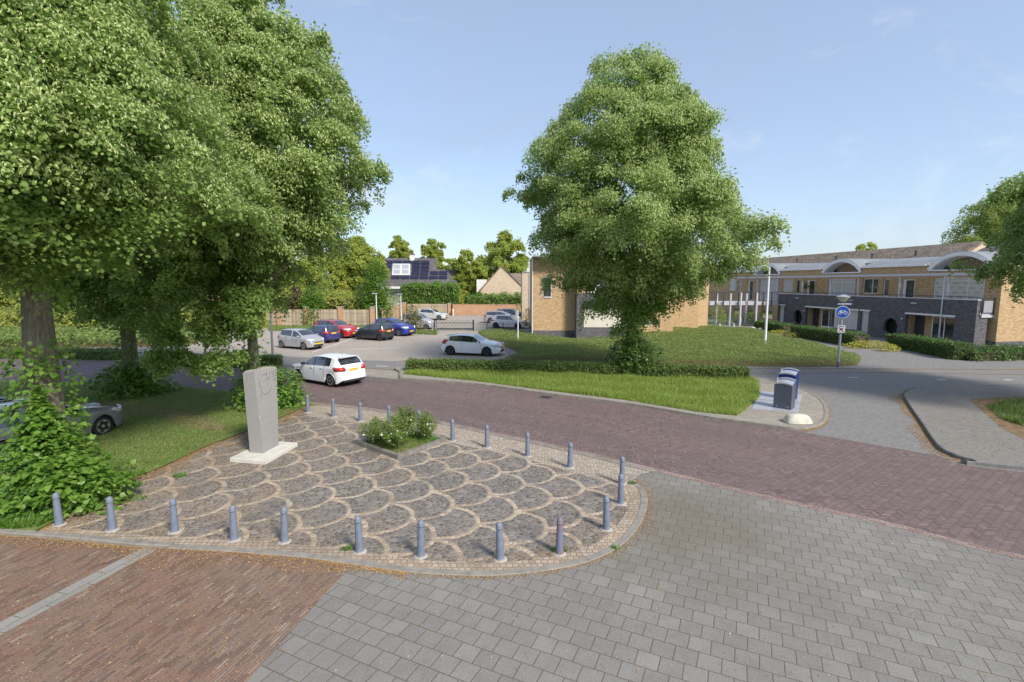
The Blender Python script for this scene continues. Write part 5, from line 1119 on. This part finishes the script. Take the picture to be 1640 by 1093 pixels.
blab = ['bollard nearest the big sucker bush, first of the near row', 'second bollard of the near row counting from the big sucker bush', 'third bollard of the near row, above the end of the grey drain strip', 'fourth bollard of the near row, right of the grey drain strip', 'bollard of the near row with a white chip low on its right side',
        'bollard with a green weed at its foot where brick meets tiles', 'bollard of the near row below the planter, right of the weed bollard', 'bollard standing in pale mortar, lowest of all in the picture', 'rusty purple bollard rising from a weedy hole', 'bollard on the right hand curve, between the rusty one and the close pair',
        'front one of the two bollards that overlap at the right corner', 'back one of the two bollards that overlap at the right corner', 'first bollard along the road left of the overlapping pair', 'second bollard along the road left of the overlapping pair', 'third bollard along the road left of the overlapping pair',
        'bollard just right of the planted bed along the road', 'bollard half hidden behind the right hand planter shrub', 'bollard half hidden behind the back planter shrub', 'bollard along the road just left of the planted bed', 'second bollard from the monument bush along the road', 'bollard beside the sucker bush behind the monument']
for i, (p, l) in enumerate(zip(bpx, blab)): bollard(l, (*G(*p, .012), .012), BOLR if i == 8 else BOL, (random.Random(i).uniform(-.02,.02), random.Random(i+50).uniform(-.025,.025)))
# ================================================================== monument
CONC = Mat('exposed_concrete', .85, .25); _n = CONC.noise(95, 4); CONC.color(CONC.mix(CONC.map(CONC.noise(1.3, 5), .4, .7, 0, .4), CONC.ramp(_n, [(.32,(.165,.16,.155)),(.52,(.285,.275,.265)),(.70,(.40,.385,.365))]), (.26,.25,.24))); CONC.bump(_n, .6, .008); CONC = CONC.m
mo = thing('monument', 'tapering concrete pillar monument on a pale slab with an engraved drawing near its top', 'monument', (*G(424,726,.1), 0)); mo.location.z = 0
oM = Vector(mo.location)
def lc(x, y, z): g = G(x, y, z); return (g[0]-oM.x, g[1]-oM.y, z)
sA, sB, sC = lc(368,733.5,.13), lc(424.8,738,.13), lc(476.6,709,.13); sD = tuple(sA[i]+sC[i]-sB[i] for i in (0,1)) + (.13,)
k = MB(); k.loft([[(p[0],p[1],z) for p in (sA,sB,sC,sD)] for z in (0, .115)] + [[(p[0]*.985+.0,p[1]*.985,.13) for p in (sA,sB,sC,sD)]], True); k.build('base_slab', plain('pale_slab', (.58,.56,.50), .8, .12, 5, bump=.2), mo)
ZT = 2.42
bA, bB, bC = lc(400.4,725,.13), lc(421.3,726.5,.13), lc(446.5,713,.13); tA, tB, tC = lc(388.6,597.5,ZT-.03), lc(407,596.5,ZT), lc(442.7,587.6,ZT+.02)
bD = (bA[0]+bC[0]-bB[0], bA[1]+bC[1]-bB[1], .13); tD = (tA[0]+tC[0]-tB[0], tA[1]+tC[1]-tB[1], ZT)
k = MB(); rings = []
for s in np.linspace(0, 1, 14): rings.append([tuple(p[i]+(q[i]-p[i])*s for i in range(3)) for p, q in ((bA,tA),(bB,tB),(bC,tC),(bD,tD))])
k.loft(rings, True); sh = k.build('shaft', CONC, mo)
k = MB(); r_ = random.Random(2); n_ = 9; g_ = [[tuple(Vector(tA)*(1-a)*(1-b)+Vector(tB)*a*(1-b)+Vector(tC)*a*b+Vector(tD)*(1-a)*b+Vector((0,0,.0 if (i in (0,n_-1) or j in (0,n_-1)) else r_.uniform(.01,.05)))) for j, b in enumerate(np.linspace(0,1,n_))] for i, a in enumerate(np.linspace(0,1,n_))]
k.loft(g_, False, closed=False); k.build('rough_top', plain('rough_concrete', (.27,.245,.215), .95, .3, 14, bump=.6), mo)
ENG = plain('engraving', (.075,.072,.07), .9, .1, 10)
nf = (Vector(tC)-Vector(tB)).cross(Vector(bB)-Vector(tB)).normalized()
if nf.y > 0: nf = -nf
def fp(s, t): a = Vector(bB).lerp(Vector(tB), t); b = Vector(bC).lerp(Vector(tC), t); return tuple(a.lerp(b, s)+nf*.002)
k = MB(); lines = [[(.20,.88),(.16,.84),(.19,.80),(.24,.79),(.22,.74),(.26,.72),(.33,.70),(.42,.69),(.52,.695),(.60,.71),(.68,.735),(.74,.755)],[(.30,.92),(.34,.945),(.42,.94),(.47,.955),(.50,.93)],[(.52,.95),(.51,.90),(.55,.87),(.62,.875),(.66,.90),(.67,.955)],[(.44,.865),(.47,.855)],[(.58,.85),(.61,.86)],[(.52,.82),(.55,.815)],[(.86,.76),(.95,.755)],[(.14,.93),(.18,.95)],[(.12,.90),(.17,.905)],[(.15,.66),(.20,.67)],[(.18,.70),(.23,.69)],[(.12,.64),(.16,.635)]]
for l in lines: k.tube([fp(*p) for p in l], .006, 4)
for j in range(4):
    for i in range(3): s0 = .76+.075*i; k.tube([fp(s0, .955-.022*j), fp(s0+.05, .955-.022*j)], .0055, 4)
for j in range(3): k.tube([fp(.86, .86-.015*j), fp(.93, .858-.014*j)], .0055, 4)
k.build('engraved_drawing', ENG, mo)
k = MB(); p = fp(.02, .44); k.lathe([(.018,0),(.018,.01)], 10, Matrix.Translation(p) @ Matrix.Rotation(pi/2, 4, 'X')); k.build('stud', WHITE, mo)
# ================================================================== planter and its shrubs
pq = [G(572,714), G(637,737), G(716,708), G(652,690)]
pc = (sum(p[0] for p in pq)/4, sum(p[1] for p in pq)/4); pb = thing('planting_bed', 'diamond shaped bed with a low grey concrete edge in the plaza', 'planter', (*pc, 0))
ql = [(p[0]-pc[0], p[1]-pc[1]) for p in pq]; qi = [(x_*.86, y_*.86) for x_, y_ in ql]
k = MB()
for i in range(4):
    j = (i+1) % 4; k.loft([[(*ql[i],0),(*ql[i],.13),(*qi[i],.13),(*qi[i],0)], [(*ql[j],0),(*ql[j],.13),(*qi[j],.13),(*qi[j],0)]], True)
k.build('edging', M['bed_edge'], pb); k = MB(); k.prism(qi, 0, .09); k.build('earth', M['soil'], pb)
blades('bed_weeds', [(x_*.82+pc[0], y_*.82+pc[1]) for x_, y_ in ql], 2600, .10, .02, L_SUCK, .09, lean=.9, clump=.6)
def rose(label, px_, h, r, n, seed):
    loc = G(*px_); t = thing('rose_shrub', label, 'shrub', (*loc, .08), 0, 'shrubs in the planted bed'); rr = np.random.default_rng(seed); st = MB(); P = []; O = []
    for i in range(46):
        a = rr.random()*6.28; q = rr.random()**.7; e = np.array([cos(a)*r*q, sin(a)*r*q, h*(1.05-.35*q*q)*rr.uniform(.75,1.05)]); m_ = np.array([e[0]*.55, e[1]*.55, e[2]*.55])
        if i % 3 == 0: st.tube([(e[0]*.1, e[1]*.1, 0), tuple(m_), tuple(e)], [.012,.008,.003], 4)
        tt = rr.random(n//46)**.75; P.append(m_*0+e[None,:]*np.stack([tt**1.2, tt**1.2, tt],1)+rr.normal(size=(len(tt),3))*.045); O.append(np.tile(e/np.linalg.norm(e), (len(tt),1)))
    st.build('stems', MULCH, t); P = np.concatenate(P); O = np.concatenate(O); P[:,2] = np.maximum(P[:,2], .03); A, N = leaf_axes(O, len(P), -.2, .6, .7); s = .055*rr.uniform(.6,1.4,len(P)); cards('foliage', P, A, N, s, s*.5, L_ROSE, t)
    k2 = rr.choice(len(P), 34); k2 = k2[P[k2,2] < h*.62][:16]; 
    for i in k2:
        k_ = MB(); o_ = P[i]+O[i]*.05+np.array([0,-.05,0]); k_.lathe([(.004,0),(.026,.012),(.028,.02),(.01,.016)], 7, Matrix.Translation(tuple(o_)) @ Matrix.Rotation(rr.uniform(.3,1.2), 4, 'X')); k_.build('flower', WHITE_PETAL, t)
    return t
rose('white flowering shrub at the left corner of the planted bed', (602,714), .74, .56, 4200, 1); rose('white flowering shrub at the front corner of the planted bed', (634,723), .95, .60, 5600, 2); rose('round shrub at the back corner of the planted bed', (650,703), .98, .50, 4000, 3); rose('upright pale green shrub at the right corner of the planted bed', (682,709), .86, .48, 3600, 4)
# ================================================================== bins on the corner island
BIN_G = plain('grey_bin', (.085,.095,.12), .5, .12, 5); BIN_B = plain('blue_bin', (.010,.025,.16), .4, .12, 5); ALU = plain('aluminium', (.62,.63,.66), .35, .08, 6, .7); CHQ = plain('steel_plate', (.46,.47,.51), .5, .10, 9, .35)
def bin_(label, pa, pb_, mat, dep=.62, h=1.02):
    a, b = G(*pa, .11), G(*pb_, .11); w = hypot(b[0]-a[0], b[1]-a[1]); t = thing('waste_container', label, 'bin', (*a, .105), atan2(b[1]-a[1], b[0]-a[0]), 'underground waste containers on the corner')
    n = 10; fr = [(x_, h-.06*(2*x_/w-1)**2*.9) for x_ in np.linspace(0, w, n)]
    k = MB(); k.loft([[(x_,y_,.0 if q == 0 else z_) for q in (0,)] for x_, z_ in fr for y_ in (0,)], False) if False else None
    poly = [(0,0)]+[(x_, z_) for x_, z_ in fr]+[(w,0)]
    k.loft([[(x_,0,z_) for x_, z_ in poly], [(x_+.0,.30,z_*1.0) for x_, z_ in poly]], True); k.build('body', mat, t)
    k = MB(); k.loft([[(x_,.30,z_*.94+0) for x_, z_ in poly], [(x_,dep,(z_*1.13)) for x_, z_ in poly]], True); k.build('back_body', mat, t)
    k = MB(); k.loft([[(x_,y0_,z_-.03),(x_,y0_,z_+.02),(x_,y1_,z_+.02),(x_,y1_,z_-.03)] for (x_, z_) in fr for y0_, y1_ in ((-.012,.05),)], True); k.loft([[(x_,dep-.05,z_*1.13-.03),(x_,dep-.05,z_*1.13+.02),(x_,dep+.012,z_*1.13+.02),(x_,dep+.012,z_*1.13-.03)] for x_, z_ in fr], True); k.build('rim', ALU, t)
    k = MB(); k.loft([[(x_,.06,fr[i][1]+.008),(x_,.34,fr[i][1]+.09),(x_,dep-.06,fr[i][1]+.055)] for i, (x_, z_) in enumerate(fr)], False, closed=False); k.build('hatch', ALU, t)
    k = MB(); k.tube([(.06,.12,h+.0),(.06,.12,h+.17)], .022, 8); k.build('lifting_eye', ALU, t)
    k = MB()
    for x_ in (.12, w-.12): k.lathe([(.02,0),(.02,.012)], 10, Matrix.Translation((x_,0,.09)) @ Matrix.Rotation(pi/2, 4, 'X'))
    k.build('bolt', ALU, t); return t
bin_('grey waste container, the front one of the pair on the corner', (1238,652.5), (1266.5,657), BIN_G, .5); bin_('dark blue waste container behind the grey one on the corner', (1245,638), (1271.5,641.8), BIN_B, .5, h=1.12)
for a_, l_ in ((((1204,654.5),(1277.5,661),(1280.5,646.5),(1211.5,641)), 'steel floor plate under the grey waste container'), (((1212.5,639.2),(1281,644.8),(1284,632.5),(1219,627)), 'steel floor plate under the blue waste container')):
    q = GS(a_, .1); k = MB(); k.prism(q, .085, .105); tag(k.build('floor_plate', CHQ), l_, 'plate', 'steel floor plates of the waste containers')
bp_ = GS([(1259,684),(1298,681),(1291,669),(1260,672)], .1); cx_, cy_ = sum(p[0] for p in bp_)/4, sum(p[1] for p in bp_)/4
k = MB(); rings = []
for z_, s_ in ((0,1.12),(.06,1.10),(.16,1.0),(.26,.85),(.31,.66),(.325,.4)):
    rings.append([(cx_+s_*.41*math.copysign(abs(cos(a))**.55, cos(a)), cy_+s_*.25*math.copysign(abs(sin(a))**.55, sin(a)), .10+z_*.88) for a in np.linspace(0, 2*pi, 25)[:-1]])
k.loft(rings, True); tag(k.build('concrete_block', plain('whitewashed_concrete', (.56,.52,.43), .85, .2, 6, bump=.5), smooth=50), 'rounded whitewashed concrete block at the tip of the corner island', 'block')
# ================================================================== lamp post with signs
POLE = plain('galvanised_pole', (.38,.42,.46), .5, .1, 5, .3); BLUE_S = plain('sign_blue', (.015,.085,.42), .4, .05, 5); WH_S = plain('sign_white', (.80,.80,.80), .5, .04, 5); RED_S = plain('sign_red', (.55,.03,.05), .5, .05, 5); BLK = plain('sign_black', (.02,.02,.02), .6, .1, 5); NAVY_S = plain('name_plate_blue', (.03,.045,.16), .5, .06, 5)
lp = G(1342, 588); lt = thing('street_lamp', 'slim grey lamp post with a blue cycle sign and conical lamp by the footpath', 'street lamp', (*lp, 0))
zz_ = lambda y: at(1350, y, lp[1])[2]
k = MB(); k.tube([(0,0,0),(0,0,1.2),(0,0,4.0)], [.075,.065,.05], 12); k.build('pole', POLE, lt, smooth=40); k = MB(); k.lathe([(.095,0),(.095,.28),(.08,.30)], 14); k.build('pole_foot', plain('pole_foot_grey', (.12,.13,.14), .7, .1, 5), lt, smooth=40)
zl = zz_(478); k = MB(); k.lathe([(.10,zl-.22),(.34,zl+.06),(.34,zl+.065)], 24); k.build('lamp_shade', plain('milky_shade', (.72,.68,.52), .35, .05, 4), lt, smooth=30); k = MB(); k.lathe([(.36,zl+.066),(.36,zl+.09),(.10,zl+.21),(.05,zl+.22)], 24); k.build('lamp_hood', plain('lamp_hood_grey', (.30,.31,.34), .5, .06, 5), lt, smooth=30); k = MB(); k.lathe([(.06,zl-.34),(.10,zl-.30),(.10,zl-.21)], 12); k.build('lamp_neck', DARKP, lt)
face = Matrix.Rotation(atan2(lp[0], lp[1])*-.6, 4, 'Z')
zc_ = zz_(500); D = lambda r, y0, y1, z: (lambda m: m)(None)
def disc(r, y0, y1, z, mat, name, parent): k = MB(); k.lathe([(r,y0),(r,y1)], 32, face @ Matrix.Translation((0,0,z)) @ Matrix.Rotation(pi/2, 4, 'X')); return k.build(name, mat, parent, smooth=30)
sg = disc(.36, .095, .11, zc_, WH_S, 'cycle_sign', lt); disc(.335, .111, .116, zc_, BLUE_S, 'sign_face', sg)
def bar(k, pts, r=.013): k.tube([tuple(face @ Vector((x_, -.12, zc_+z_))) for x_, z_ in pts], r, 5)
k = MB()
for cx2 in (-.145, .145): bar(k, [(cx2+.085*cos(a), -.045+.085*sin(a)) for a in np.linspace(0, 2*pi, 20)])
for pts in ([(-.145,-.045),(-.085,.06),(.075,.06),(.0,-.045),(-.145,-.045)], [(-.085,.06),(.0,-.045)], [(.145,-.045),(.065,.085),(.10,.105)], [(-.09,.06),(-.10,.09),(-.135,.09)], [(-.10,.09),(-.065,.09)]): bar(k, pts)
k.build('bicycle_symbol', WH_S, sg)
zb2 = zz_(527); k = MB(); k.bbox(-.19, .19, -.11, -.09, zb2-.22, zb2+.22, .008, face); ps_ = k.build('under_plate', WH_S, lt)
k = MB(); q_ = lambda x_, z_: tuple(face @ Vector((x_, -.117, zb2+z_))); k.tube([q_(-.12,.10), q_(.12,-.16)], .014, 5); k.tube([q_(.12,.10), q_(-.12,-.16)], .014, 5); k.build('red_cross', RED_S, ps_)
k = MB(); k.tube([q_(-.13,.17), q_(.13,.17)], .016, 5); k.tube([q_(-.07,-.02), q_(.07,-.02)], .02, 5); k.tube([q_(-.05,.05), q_(.05,.05)], .012, 5); k.build('plate_symbols', BLK, ps_)
zn = zz_(487); k = MB(); k.bbox(-.36, .50, -.10, -.085, zn-.09, zn+.09, .008, face); np_ = k.build('name_plate', NAVY_S, lt)
k = MB(); r_ = random.Random(4); x_ = -.28
while x_ < .42: w_ = r_.choice((.025,.04,.03)); k.box(x_, x_+w_, -.106, -.101, zn-.035, zn+r_.choice((.03,.045,.03)), face); x_ += w_+.016
k.build('lettering', WH_S, np_)
# other posts
def post(name, label, cat, base, ytop, r=.05, head=None, mat=POLE):
    g = G(*base); t = thing(name, label, cat, (*g, 0)); h = at(base[0], ytop, g[1])[2]
    k = MB(); k.tube([(0,0,0),(0,0,h*.4),(0,0,h)], [r*1.2, r, r*.75], 10); k.build('pole', mat, t, smooth=40)
    if head == 'arm': k = MB(); k.tube([(0,0,h-.05),(-.4,0,h+.15),(-1.1,-.1,h+.2)], .03, 8); k.build('arm', mat, t, smooth=40); k = MB(); k.bbox(-1.55, -.95, -.22, .08, h+.10, h+.28, .05); k.build('lamp_head', WHITE, t)
    elif head == 'cap': k = MB(); k.bbox(-.45, .15, -.12, .12, h-.02, h+.1, .03); k.build('lamp_head', plain('lamp_head_grey', (.30,.31,.33), .5, .05, 4), t)
    elif head == 'sign': k = MB(); k.bbox(-.22, -.02, -.03, .03, h-.75, h-.05, .01); k.build('sign_back', plain('sign_back_grey', (.34,.36,.40), .5, .06, 4), t)
    elif head == 'plate': k = MB(); k.bbox(-.30, .30, -.03, .03, h-.2, h, .01); k.build('sign_plate', plain('plate_grey', (.50,.51,.52), .5, .06, 4), t)
    return t
WP = plain('white_pole', (.74,.74,.78), .45, .06, 3)
post('street_lamp', 'tall white lamp post on the ground cover in front of the walkway', 'street lamp', (1225,554), 428, .085, 'arm', WP)
post('sign_post', 'thin white sign post on the ground cover right of the white three-door car', 'sign post', (829.5,548), 497, .05, 'sign', WP)
post('street_lamp', 'white lamp post in front of the ivy-green column behind the blue crossover', 'street lamp', (604,527), 471, .06, 'cap', WP)
post('street_lamp', 'white lamp post beside the stepping brick posts, behind the silver minicar', 'street lamp', (643,520), 472, .055, 'cap', WP)
post('street_lamp', 'dark grey pole beside the silver hatchback and the monument lime', 'street lamp', (437,571), 455, .07, None, plain('dark_pole', (.16,.17,.16), .6, .1, 4))
post('sign_post', 'small grey sign post rising above the wooden fence', 'sign post', (558.5,520), 482, .06, 'plate')
for p_, l_ in (((692,533),'slim grey post left of the yard gate, nearer the bush'), ((698,533),'slim grey post touching the yard gate box')): 
    g = G(*p_); k = MB(); k.lathe([(.06,0),(.06,1.18),(.03,1.2)], 10, Matrix.Translation((*g,0))); tag(k.build('gate_marker', POLE, smooth=40), l_, 'post')
g = (at(725.5,505,76.5)[0], 76.5); k = MB(); k.lathe([(.14,0),(.14,1.0),(.11,1.05)], 12, Matrix.Translation((*g,0))); tag(k.build('stone_post', plain('pale_post', (.60,.50,.38), .8, .1, 4), smooth=40), 'short pale post at the foot of the orange yard wall', 'post')
g = G(874,635.5,.0); k = MB()
for i in range(7): k.box(-.22+i*.07, -.19+i*.07, -.16, .16, .0, .016)
k.box(-.26,.26,-.2,-.16,0,.014); k.box(-.26,.26,.16,.2,0,.014); o = k.build('drain_grate', STEEL_D); o.location = (g[0], g[1]-.15, .005); o.rotation_euler = (0,0,radians(-30)); tag(o, 'dark drain grate in the road beside the verge kerb', 'drain')
# bicycle parked under the lime
bk = thing('bicycle', 'dark bicycle parked behind the drooping lime branches', 'bicycle', (*G(352,569), 0), radians(200)); 
for x_ in (-.53, .53): k = MB(); k.tube([(x_+.33*cos(a), 0, .34+.33*sin(a)) for a in np.linspace(0, 2*pi, 25)], .022, 5); k.build('wheel', DARKP, bk)
k = MB()
for pts in ([(-.53,0,.34),(-.12,0,.32),(.38,0,.78),(-.2,0,.80),(-.12,0,.32)], [(-.53,0,.34),(-.2,0,.80)], [(.53,0,.34),(.36,0,.95)], [(-.2,0,.8),(-.23,0,.95)]): k.tube(pts, .018, 6)
k.build('frame', DARKP, bk); k = MB(); k.bbox(-.36, -.10, -.07, .07, .94, 1.0, .02); k.build('saddle', DARKP, bk); k = MB(); k.tube([(.22,-.28,.99),(.36,-.2,1.0),(.36,.2,1.0),(.22,.28,.99)], .014, 6); k.build('handlebar', DARKP, bk)
# small things by the walkway
GREYM = plain('stone_ornament', (.55,.53,.50), .85, .12, 8)
for px_, l_ in (((1152.5,527),'small pale ornament on the footpath edge nearest the round tower'), ((1175,527),'small pale ornament on the footpath edge under the walkway')):
    g = G(*px_); k = MB(); k.lathe([(.14,0),(.10,.1),(.12,.28),(.07,.36),(.09,.5),(.03,.62)], 10, Matrix.Translation((*g,0))); tag(k.build('garden_ornament', GREYM, smooth=50), l_, 'ornament', 'ornaments by the walkway')
g = G(1200,530); k = MB(); r_ = random.Random(8)
for i in range(5): k.lathe([(.05,0),(.28,.08),(.30,.22),(.18,.36),(.04,.4)], 8, Matrix.Translation((g[0]+i*.28, g[1]-i*.2, 0)) @ Matrix.Scale(r_.uniform(.6,1.1), 4))
tag(k.build('rock_edging', GREYM, smooth=30), 'rough grey stones along the footpath edge below the walkway', 'stones')
# ================================================================== hedges, shrubs and trees beyond
HG = 'clipped hedges in front of the flats'
hedge('dark clipped hedge in front of the porch with the nearer hole-shaped window', GS([(1432,556),(1480,564),(1543,577)]), 1.3, 1.0, .11, L_HEDGE_DK, 420, HG)
hedge('dark clipped hedge behind the cycle sign', GS([(1276,539),(1320,546),(1378,556)]), 1.3, 1.0, .11, L_HEDGE_DK, 380, HG)
hedge('short dark hedge beside the slim posts of the walkway', GS([(1215,529),(1240,532),(1262,535.5)]), 1.3, .95, .12, L_HEDGE_DK, 320, HG)
hedge('rough low evergreen row along the foot of the ochre end wall', [G(1546,577), G(1600,576), (45,35.0), (52,35.9)], 1.1, .65, .12, L_HEDGE_DK, 420, HG, jit=.12)
for px_, py_, rx, h, l_ in ((1393,558,2.0,.55,'bright yellow shrub between the two big clipped hedges'),(1424,563,.8,.5,'small yellow shrub at the left end of the nearest hedge'),(1248,538,1.4,.5,'yellow shrub in front of the short walkway hedge'),(1272,541,.6,.45,'small yellow shrub at the left end of the cycle sign hedge')):
    mound('yellow_shrub', l_, 'shrub', (*G(px_, py_), 0), rx, .6, h, int(900*rx), .09, L_YEL, 'yellow shrubs between the hedges', KITE, stem=False)
mound('garden_shrub', 'green shrub at the foot of the round tower under the walkway', 'shrub', (*G(1146,524), 0), 1.3, .9, 2.4, 900, .16, L_BG, None, KITE, stem=False)
mound('garden_shrub', 'low yellowish shrub behind the walkway posts', 'shrub', (*G(1166,520), 0), 1.3, .9, 1.4, 700, .16, L_COVER, None, KITE, stem=False)
mound('garden_shrub', 'dark leafy shrub under the middle of the walkway', 'shrub', (*G(1203,522), 0), 1.5, .9, 1.7, 900, .16, L_HEDGE_DK, None, KITE, stem=False)
mound('garden_shrub', 'olive and red tinged bush between the blue crossover and the yard gate', 'shrub', (*G(661,531.5), 0), 1.15, 1.0, 2.45, 1700, .16, L_OLIVE, None, KITE)
mound('garden_shrub', 'small weedy clump at the foot of the yard gate post', 'shrub', (*G(697,534), 0), .5, .3, .5, 200, .10, L_COVER, None, KITE, stem=False)
blades('yard_edge_grass', GS([(648,535),(700,537),(700,533),(648,529)]), 2500, .3, .05, L_COVER, .0)
blades('fence_foot_grass', GS([(430,531),(500,530),(560,528),(600,528),(600,524),(430,524)]), 4000, .35, .06, L_COVER, .0)
# beyond the fence: climbers, purple and yellow shrubs
def column(label, px, yb, yt, Y, w, mat, n, leaf=.2, name='climber_column', cat='shrub', shape=KITE):
    c = at(px, yb, Y); top = at(px, yt, Y)[2]; w2 = w*Y/F
    return mound(name, label, cat, (c[0], Y, 0), w2, w2*.8, top, n, leaf, mat, None, shape, stem=False, seed=int(px))
hedge('bushy mixed greenery standing behind the wooden plank fence', [(at(425,500,61)[0],61.5), (at(520,500,61)[0],61.0), (at(612,500,61)[0],61.5)], 2.2, 3.3, .26, L_BG2, 110, None, jit=.35)
column('tall ivy-green leafy column behind the white lamp post', 603, 520, 426, 59, 24, L_SUCK, 9000, .20)
column('bright green leafy bush spilling over the fence between purple shrubs', 503, 520, 464, 58.2, 21, L_SUCK, 5000, .20)
column('dark purple shrub behind the fence, above the silver hatchback', 476, 505, 465, 60, 17, L_PURP, 1600, .2, 'purple_shrub')
column('brownish purple shrub behind the fence, above the red crossover', 533, 505, 478, 60, 13, L_PURP, 1100, .2, 'purple_shrub')
column('yellow and pink tinged shrub behind the fence', 552, 505, 458, 63, 17, L_YEL, 1800, .2, 'yellow_shrub')
column('golden shrub half hidden behind the purple one', 455, 500, 462, 62, 16, L_YEL, 1400, .2, 'yellow_shrub')
column('grey-green conifer bush in front of the white house', 633, 505, 474, 70, 13, L_BG, 1400, .16, 'conifer')
column('leafy green bush between the purple and yellow shrubs', 523, 505, 446, 62, 16, L_BG, 1700, .24, 'garden_shrub')
column('dark green bush left of the ivy-green column', 577, 505, 462, 62, 15, L_HEDGE_DK, 1500, .22, 'garden_shrub')
hedge('tall laurel hedge in front of the white house', [(at(648,488,80)[0],79.5), (at(731,488,80)[0],79.5)], 2.0, 4.6, .26, L_SUCK, 130, None, jit=.2)
hedge('overgrown hedge along the top of the orange yard wall', [(at(748,488,79)[0],78.8), (at(800,488,79)[0],78.8), (at(848,488,79)[0],78.4)], 1.8, 2.9, .24, L_SUCK, 130, None, jit=.25)
mound('yellow_shrub', 'yellow shrub between the laurel hedge and the gable house', 'shrub', (at(738,480,84)[0], 84, 0), 2.2, 1.5, 3.6, 1300, .24, L_YEL, None, KITE, stem=False)
mound('yellow_shrub', 'yellow green shrub at the corner of the ochre building by the yard', 'shrub', (at(846,515,55)[0], 55, 0), .8, .7, 2.0, 700, .16, L_YEL, None, KITE, stem=False)
# far trees, each with its own crown
FT = 'trees beyond the gardens'
def far_tree(label, px, Y, yt, yb, wpx, mat, n_cl=70, per=110, leaf=.42, seed=1):
    c = at(px, 453, Y); zt = at(px, yt, Y)[2]; zb = max(1.2, at(px, yb, Y)[2]); w = wpx/2*Y/F
    H = zt-zb; pr = [(zb, w*.45, w*.45, w*.45), (zb+H*.25, w*.95, w*.9, w*.8), (zb+H*.5, w, w, w*.85), (zb+H*.78, w*.72, w*.75, w*.65), (zt, w*.18, w*.2, w*.2)]
    return lime_tree((c[0], Y, 0), pr, .28, zt*.86, int(n_cl*1.8), int(per*1.5), leaf*.74, label, seed, FT, 0.0, (w*.12, w*.24), 6, w*.7, .35, .26, 'garden_tree', (mat,), .5)
far_tree('bright green tree left of the white house, tallest there', 573, 82, 378, 470, 88, L_BG2, 110, 130, .42, 31)
far_tree('small tree behind the left end of the solar roof', 641, 98, 379, 440, 42, L_BG2, 50, 110, .42, 32)
far_tree('tree behind the right end of the solar roof', 694, 98, 383, 450, 46, L_BG2, 60, 120, .42, 33)
far_tree('green tree right of the white house, in front of the taller ones', 746, 90, 402, 478, 56, L_BG2, 80, 120, .42, 34)
far_tree('large bright tree behind the gable house', 808, 104, 374, 470, 84, L_BG2, 110, 130, .46, 35)
far_tree('tree filling the gap right of the solar roof', 722, 108, 412, 478, 40, L_BG2, 50, 110, .46, 40)
far_tree('bushy tree between the white house and the gable house', 770, 110, 418, 478, 40, L_BG2, 50, 110, .46, 41)
far_tree('round tree behind the fence left of the bright one', 510, 78, 396, 500, 90, L_BG2, 110, 120, .42, 36)
far_tree('tree behind the fence and the monument lime', 430, 76, 400, 505, 100, L_BG2, 110, 120, .42, 37)
far_tree('broad tree beyond the road behind the slim lime', 330, 72, 405, 520, 110, L_BG2, 110, 120, .42, 38)
far_tree('leafy tree beyond the road left of the slim lime', 215, 74, 400, 520, 120, L_BG2, 110, 120, .42, 39)
far_tree('yellow green tree beyond the road beside the thick trunk', 100, 72, 395, 525, 120, L_BG2, 110, 120, .42, 42)
far_tree('tree beyond the road at the far left edge', -10, 70, 395, 530, 130, L_BG2, 110, 120, .42, 43)
far_tree('big loose crowned tree behind the flats left of the right hand lime', 1595, 72, 312, 440, 165, L_BG, 170, 150, .30, 44)
far_tree('treetop just showing over the long brown roof', 1385, 96, 386, 430, 44, L_BG2, 26, 60, .34, 45)
# beyond the road on the left
hedge('low clipped hedge along the far side of the road at the left edge', [G(-120,570), G(0,573.5), G(100,574.5), G(193,576)], .8, .62, .10, L_HEDGE, 500, None)
hedge('short low hedge beyond the road by the dark grey pole', [G(342,586.5), G(400,588), G(449,587)], .8, .62, .10, L_HEDGE, 600, None)
LB = GS([(-60,560),(60,558),(180,556),(300,555),(320,548),(300,535),(150,533),(-60,535)])
cover('ground_cover', '', LB, .6, 26000, .2, L_COVER); sheet('bed_soil', LB, .013, M['soil'])
hedge('ragged light green hedge along the gardens beyond the road', [G(-160,531), G(0,530), G(180,528), G(330,527), G(420,526)], 1.6, 1.9, .24, L_BG2, 120, None, jit=.3)
# pale petals and scraps blown over the paving
def scraps(name, poly, n, s, mat, z):
    q = scatter_in(poly, n); a = rng.random(n)*2*pi; A = np.stack([np.cos(a), np.sin(a), 0*a], 1); N = unit(np.array([0,0,1.])+rng.normal(size=(n,3))*.3); L = s*rng.uniform(.4,1.6,n)
    return tag(cards(name, np.concatenate([q, np.full((n,1), z)], 1), A, N, L, L*.55, mat), kind='stuff')
scraps('blown_petals', GS([(420,1080),(570,930),(860,940),(1040,830),(1060,770),(1640,920),(1640,1090)]), 70, .020, WHITE_PETAL, .012)
scraps('blown_bracts', GS([(-40,900),(230,895),(560,915),(400,1090),(-40,1090)]), 2600, .022, M['pollen'], .012)
scraps('blown_bracts', GS([(420,1080),(570,930),(860,940),(1040,830),(1060,770),(1640,920),(1640,1090)]), 1500, .020, M['pollen'], .012)
scraps('blown_bracts', GS([(1470,640),(1540,630),(1640,628),(1640,745),(1560,735),(1510,720)], .1), 1600, .04, M['pollen'], .104)
